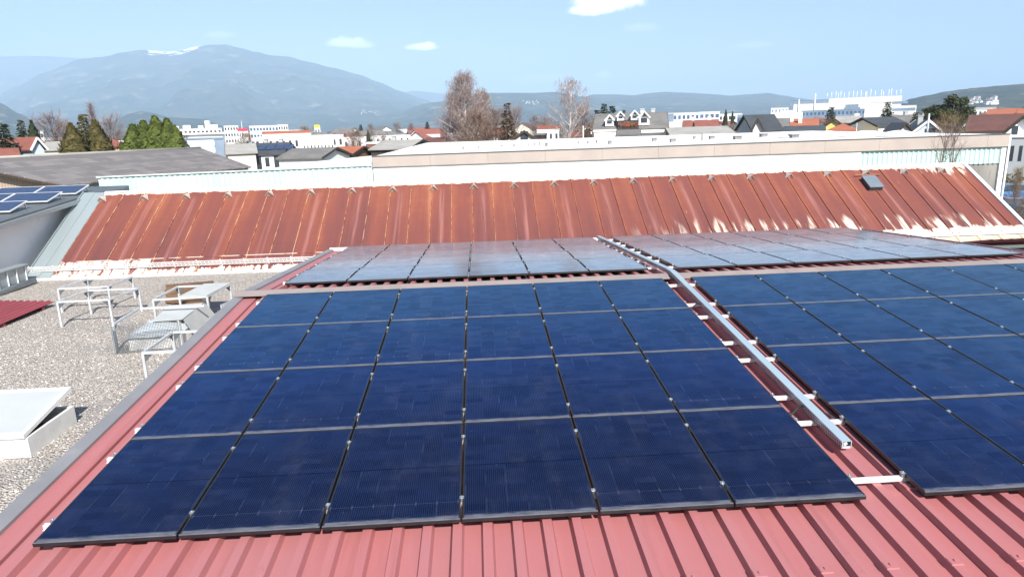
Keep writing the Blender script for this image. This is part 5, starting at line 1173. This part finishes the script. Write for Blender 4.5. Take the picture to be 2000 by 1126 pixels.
def paint(name, c):
    m, N, b = newmat(name); b.inputs['Base Color'].default_value = (*c, 1); b.inputs['Roughness'].default_value = .3; b.inputs['Coat Weight'].default_value = .6; return m
car('dark blue car nearest the rusty roof in the yard at the right edge', 1985, 424, 75, paint('dark_blue_paint', (.02, .035, .09)))
car('bright blue car behind the dark one at the corner of the white building', 1982, 392, 80, paint('bright_blue_paint', (.04, .13, .32)))
car('dark grey car behind the bare stems at the right edge', 2022, 446, 75, paint('dark_grey_paint', (.03, .03, .035)))
hg = MB(); rg = random.Random(9)
for k in range(1400): p = Vector((rg.uniform(52, 64), 57.5+rg.uniform(-.7, .7), ZG+rg.uniform(.1, 1.8))); blob(hg, p, 2, .25, .14, rg)
tag(hg.build('yard_hedge', M['hedge'], None, (58, 57.5, ZG)), 'olive hedge along the parking yard beneath the grey street house', 'hedge')
# low red roof just past the right end of the panel field
lr = thing('low_red_roof', 'strip of dark red ribbed roof beyond the right verge', 'roof', (19, 12.5, ZG))
mb = MB(); pts = []; us = []; u = 0
while u < 6.5: us += [(u, 0), (u+.10, 0), (u+.125, .04), (u+.20, .04), (u+.225, 0)]; u += .25
for y, z in ((10.0, .55), (14.8, -.55)): pts += [(15.6+u, y, z-.35+h) for u, h in us]
n = len(us); mb.mesh(pts, [(i, i+1, n+i+1, n+i) for i in range(n-1)]); kid(mb, 'ribbed_sheet', pm('dark_red_sheet_roof', (.24, .05, .055), (.2, .042, .05), 2, .5), lr, lr)
kid(MB().bx(15.7, 21.9, 10.2, 14.6, ZG, -.95), 'wall', M['greyw'], lr, lr)

# ================================================================== MOUNTAINS
def mat_mountain(name, snow=False, s=1.):
    m, N, b = newmat(name); v = N.vm('MULTIPLY', obc(N), (.001*s, .001*s, .0022*s)); z = N.sep(obc(N))[2]
    n1 = N.noise(v, 2.2, 7, .62); n2 = N.noise(v, 9., 6, .6); n3 = N.noise(N.vm('ADD', v, (5, 5, 5)), 4.2, 5, .55)
    c = N.mix(N.ss(n1, .40, .60), (.014, .028, .024), (.042, .052, .036)); c = N.mix(N.ss(n2, .50, .64, 0, .6), c, (.09, .072, .055))
    c = N.mix(N.ss(n3, .58, .66, 0, .65), c, (.22, .19, .15))
    if snow:
        x = N.sep(obc(N))[0]; g_ = N.ss(N.m('ABSOLUTE', N.m('ADD', x, 4060.)), 720., 200.); k = N.m('ADD', N.ss(z, 900., 1220.), N.m('MULTIPLY', N.m('SUBTRACT', n2, .35), 2.0))
        c = N.mix(N.m('MULTIPLY', N.ss(N.m('MULTIPLY', k, g_), .98, 1.12), N.ss(z, 1030., 1130.)), c, (.92, .93, .95))
    N.put(b.inputs['Base Color'], c); b.inputs['Roughness'].default_value = 1; b.inputs['Specular IOR Level'].default_value = 0; return m
def ridge(name, prof_, Dr, Db, mat, step=7, nv=46, amp=.16, seed=0, expo=1.15, kind='structure', back=.35, sil=0.):
    prof_ = sorted(prof_); xs = [prof_[0][0]+step*i for i in range(int((prof_[-1][0]-prof_[0][0])/step)+1)]
    def yat(x):
        for (a, ya), (b_, yb) in zip(prof_, prof_[1:]):
            if a <= x <= b_: t = (x-a)/(b_-a); t = t*t*(3-2*t)*.5+t*.5; return ya+(yb-ya)*t
        return prof_[-1][1]
    pts = []; nt = nv+8
    for x in xs:
        p = at(x, yat(x), Dr+CY); hr_ = p.z-ZG
        for j in range(nt+1):
            v = j/nv if j <= nv else 1; Y = (Db+(Dr-Db)*v) if j <= nv else Dr+(Dr-Db)*back*(j-nv)/8; X = CX+(p.x-CX)*(Y/Dr)
            hh = hr_*v**expo if j <= nv else hr_*(1-.75*((j-nv)/8)**1.3)
            env = 4*v*(1-v) if j <= nv else .5*(j-nv)/8
            q = Vector((X/1000, Y/1000, seed)); k = noise.noise(q*1.1)+.5*noise.noise(q*2.6)+.28*noise.noise(q*6)+.15*noise.noise(q*14)
            rid = -abs(noise.noise(q*1.6))*.8-.4*abs(noise.noise(q*3.7))
            hh += hr_*amp*(k*.5+rid)*env+(hr_*.006*noise.noise(Vector((x*.09, seed, 0)))+hr_*sil*noise.noise(Vector((x*.5, seed, 5))) if abs(v-1) < 1e-6 else 0)
            pts.append((X, Y+CY, ZG-3+max(-2, hh)))
    n = nt+1; f = [(i*n+j, (i+1)*n+j, (i+1)*n+j+1, i*n+j+1) for i in range(len(xs)-1) for j in range(nt)]
    o = MB().mesh(pts, f, True).build(name, mat); o['kind'] = kind; return o
mm = mat_mountain('mountain_forest', True); m2 = mat_mountain('hill_forest', False, 1.6); m3 = mat_mountain('near_hill_forest', False, 3.)
ridge('mountain', [(-260, 150), (-120, 112), (0, 110), (60, 109), (100, 110), (160, 114), (240, 125), (330, 150), (420, 200), (480, 250)], 13500, 9000, m2, seed=3, amp=.10)
ridge('mountain', [(-330, 262), (-150, 240), (-40, 205), (30, 170), (90, 140), (160, 114), (200, 111), (240, 102), (275, 97), (300, 99), (330, 101), (352, 98), (385, 90), (410, 87.5), (440, 86.5), (465, 93), (500, 101), (530, 108), (562, 110), (600, 120), (650, 132), (700, 145), (740, 160), (780, 177), (820, 191), (860, 204), (920, 228), (980, 252)], 10000, 4600, mm, seed=1, amp=.20, expo=1.2)
ridge('mountain', [(700, 215), (760, 185), (810, 177), (870, 183), (930, 190), (1000, 200), (1100, 225), (1160, 240)], 14000, 11000, m2, seed=4, amp=.08)
ridge('hill', [(560, 262), (680, 240), (760, 222), (840, 200), (900, 192), (950, 181), (1000, 180.5), (1040, 181), (1080, 179), (1110, 182), (1137, 188), (1180, 200), (1240, 222), (1290, 242)], 6200, 3900, m2, seed=5, amp=.16)
ridge('hill', [(1020, 240), (1080, 212), (1137, 190), (1160, 184), (1200, 184), (1237, 185.5), (1270, 181), (1300, 179), (1350, 181), (1400, 184), (1425, 186.5), (1460, 184), (1500, 181), (1530, 186), (1560, 191), (1620, 200), (1700, 212), (1790, 226)], 7600, 4300, m2, seed=6, amp=.15)
ridge('hill', [(-300, 190), (-120, 185), (0, 200), (40, 222), (75, 240), (110, 256), (140, 274)], 3600, 2600, m3, seed=7, amp=.12)
ridge('hill', [(170, 272), (205, 250), (232, 229), (255, 220), (276, 216), (300, 220), (330, 228), (365, 230), (400, 232), (430, 244), (480, 247), (540, 251), (600, 258), (640, 262)], 3900, 3000, m3, seed=8, amp=.12)
ridge('hill', [(1690, 226), (1750, 203), (1780, 191), (1810, 185), (1850, 177), (1880, 173), (1905, 170), (1950, 166), (2000, 162), (2080, 156), (2200, 160), (2350, 190)], 2500, 1500, m3, seed=9, amp=.14, step=5, sil=.012)
# village on the right hill and the farms on the far slopes
rg = random.Random(21)
bpy.context.view_layer.update(); dg = bpy.context.evaluated_depsgraph_get()
def slope_at(px, py):
    ok, loc, nr, fi, ob, mx = scene.ray_cast(dg, Vector((CX, CY, CZ)), ray(px, py).normalized())
    return loc if ok and ob.name.split('.')[0] in ('mountain', 'hill') else None
def on_slope(px, py, s, kind, lab, grp):
    p = slope_at(px, py)
    if p is None: return
    t = dup(protos[kind][0]); t.location = (p.x, p.y, p.z-1.5*s); t.scale = (s, s, s); t.rotation_euler = (0, 0, rg.uniform(0, 3)); tag(t, lab, 'house', grp)
for k in range(30):
    px = rg.uniform(1872, 1948); py = 189+rg.uniform(0, 15)+(px-1905)*.02; kd = rg.choice((0, 1, 1, 3))
    on_slope(px, py, .95, kd, ('small red roofed house in the village on the right hill', 'small white house in the village on the right hill')[kd > 0], ('red roofed houses on the right hill', 'white houses on the right hill')[kd > 0])
for k in range(22): on_slope(rg.gauss(721, 13), rg.gauss(219, 2.2), .75, rg.choice((0, 1, 2)), 'pale building in the bright hamlet at the foot of the big mountain', 'bright hamlet below the big mountain')
for k in range(20): on_slope(rg.gauss(1038, 9), rg.gauss(200.5, 1.8), .8, rg.choice((0, 1, 2)), 'pale building in the bright hamlet on the middle hill', 'bright hamlet on the middle hill')

# ================================================================== HAZE
def haze_box(den):
    m = bpy.data.materials.new('valley_haze'); m.use_nodes = True; t = m.node_tree; t.nodes.clear(); N = NT(t)
    v = N.new('ShaderNodeVolumePrincipled'); v.inputs['Color'].default_value = (.54, .75, 1, 1); v.inputs['Density'].default_value = den; v.inputs['Anisotropy'].default_value = -.17; t.links.new(v.outputs[0], N.new('ShaderNodeOutputMaterial').inputs['Volume'])
    o = MB().bx(-21000, 21000, -500, 19500, ZG-6, 1480).build('haze', m); o['kind'] = 'stuff'; tag(o, 'pale blue valley haze filling the air up to the mountains', 'haze'); return o
haze_box(1.25e-4)
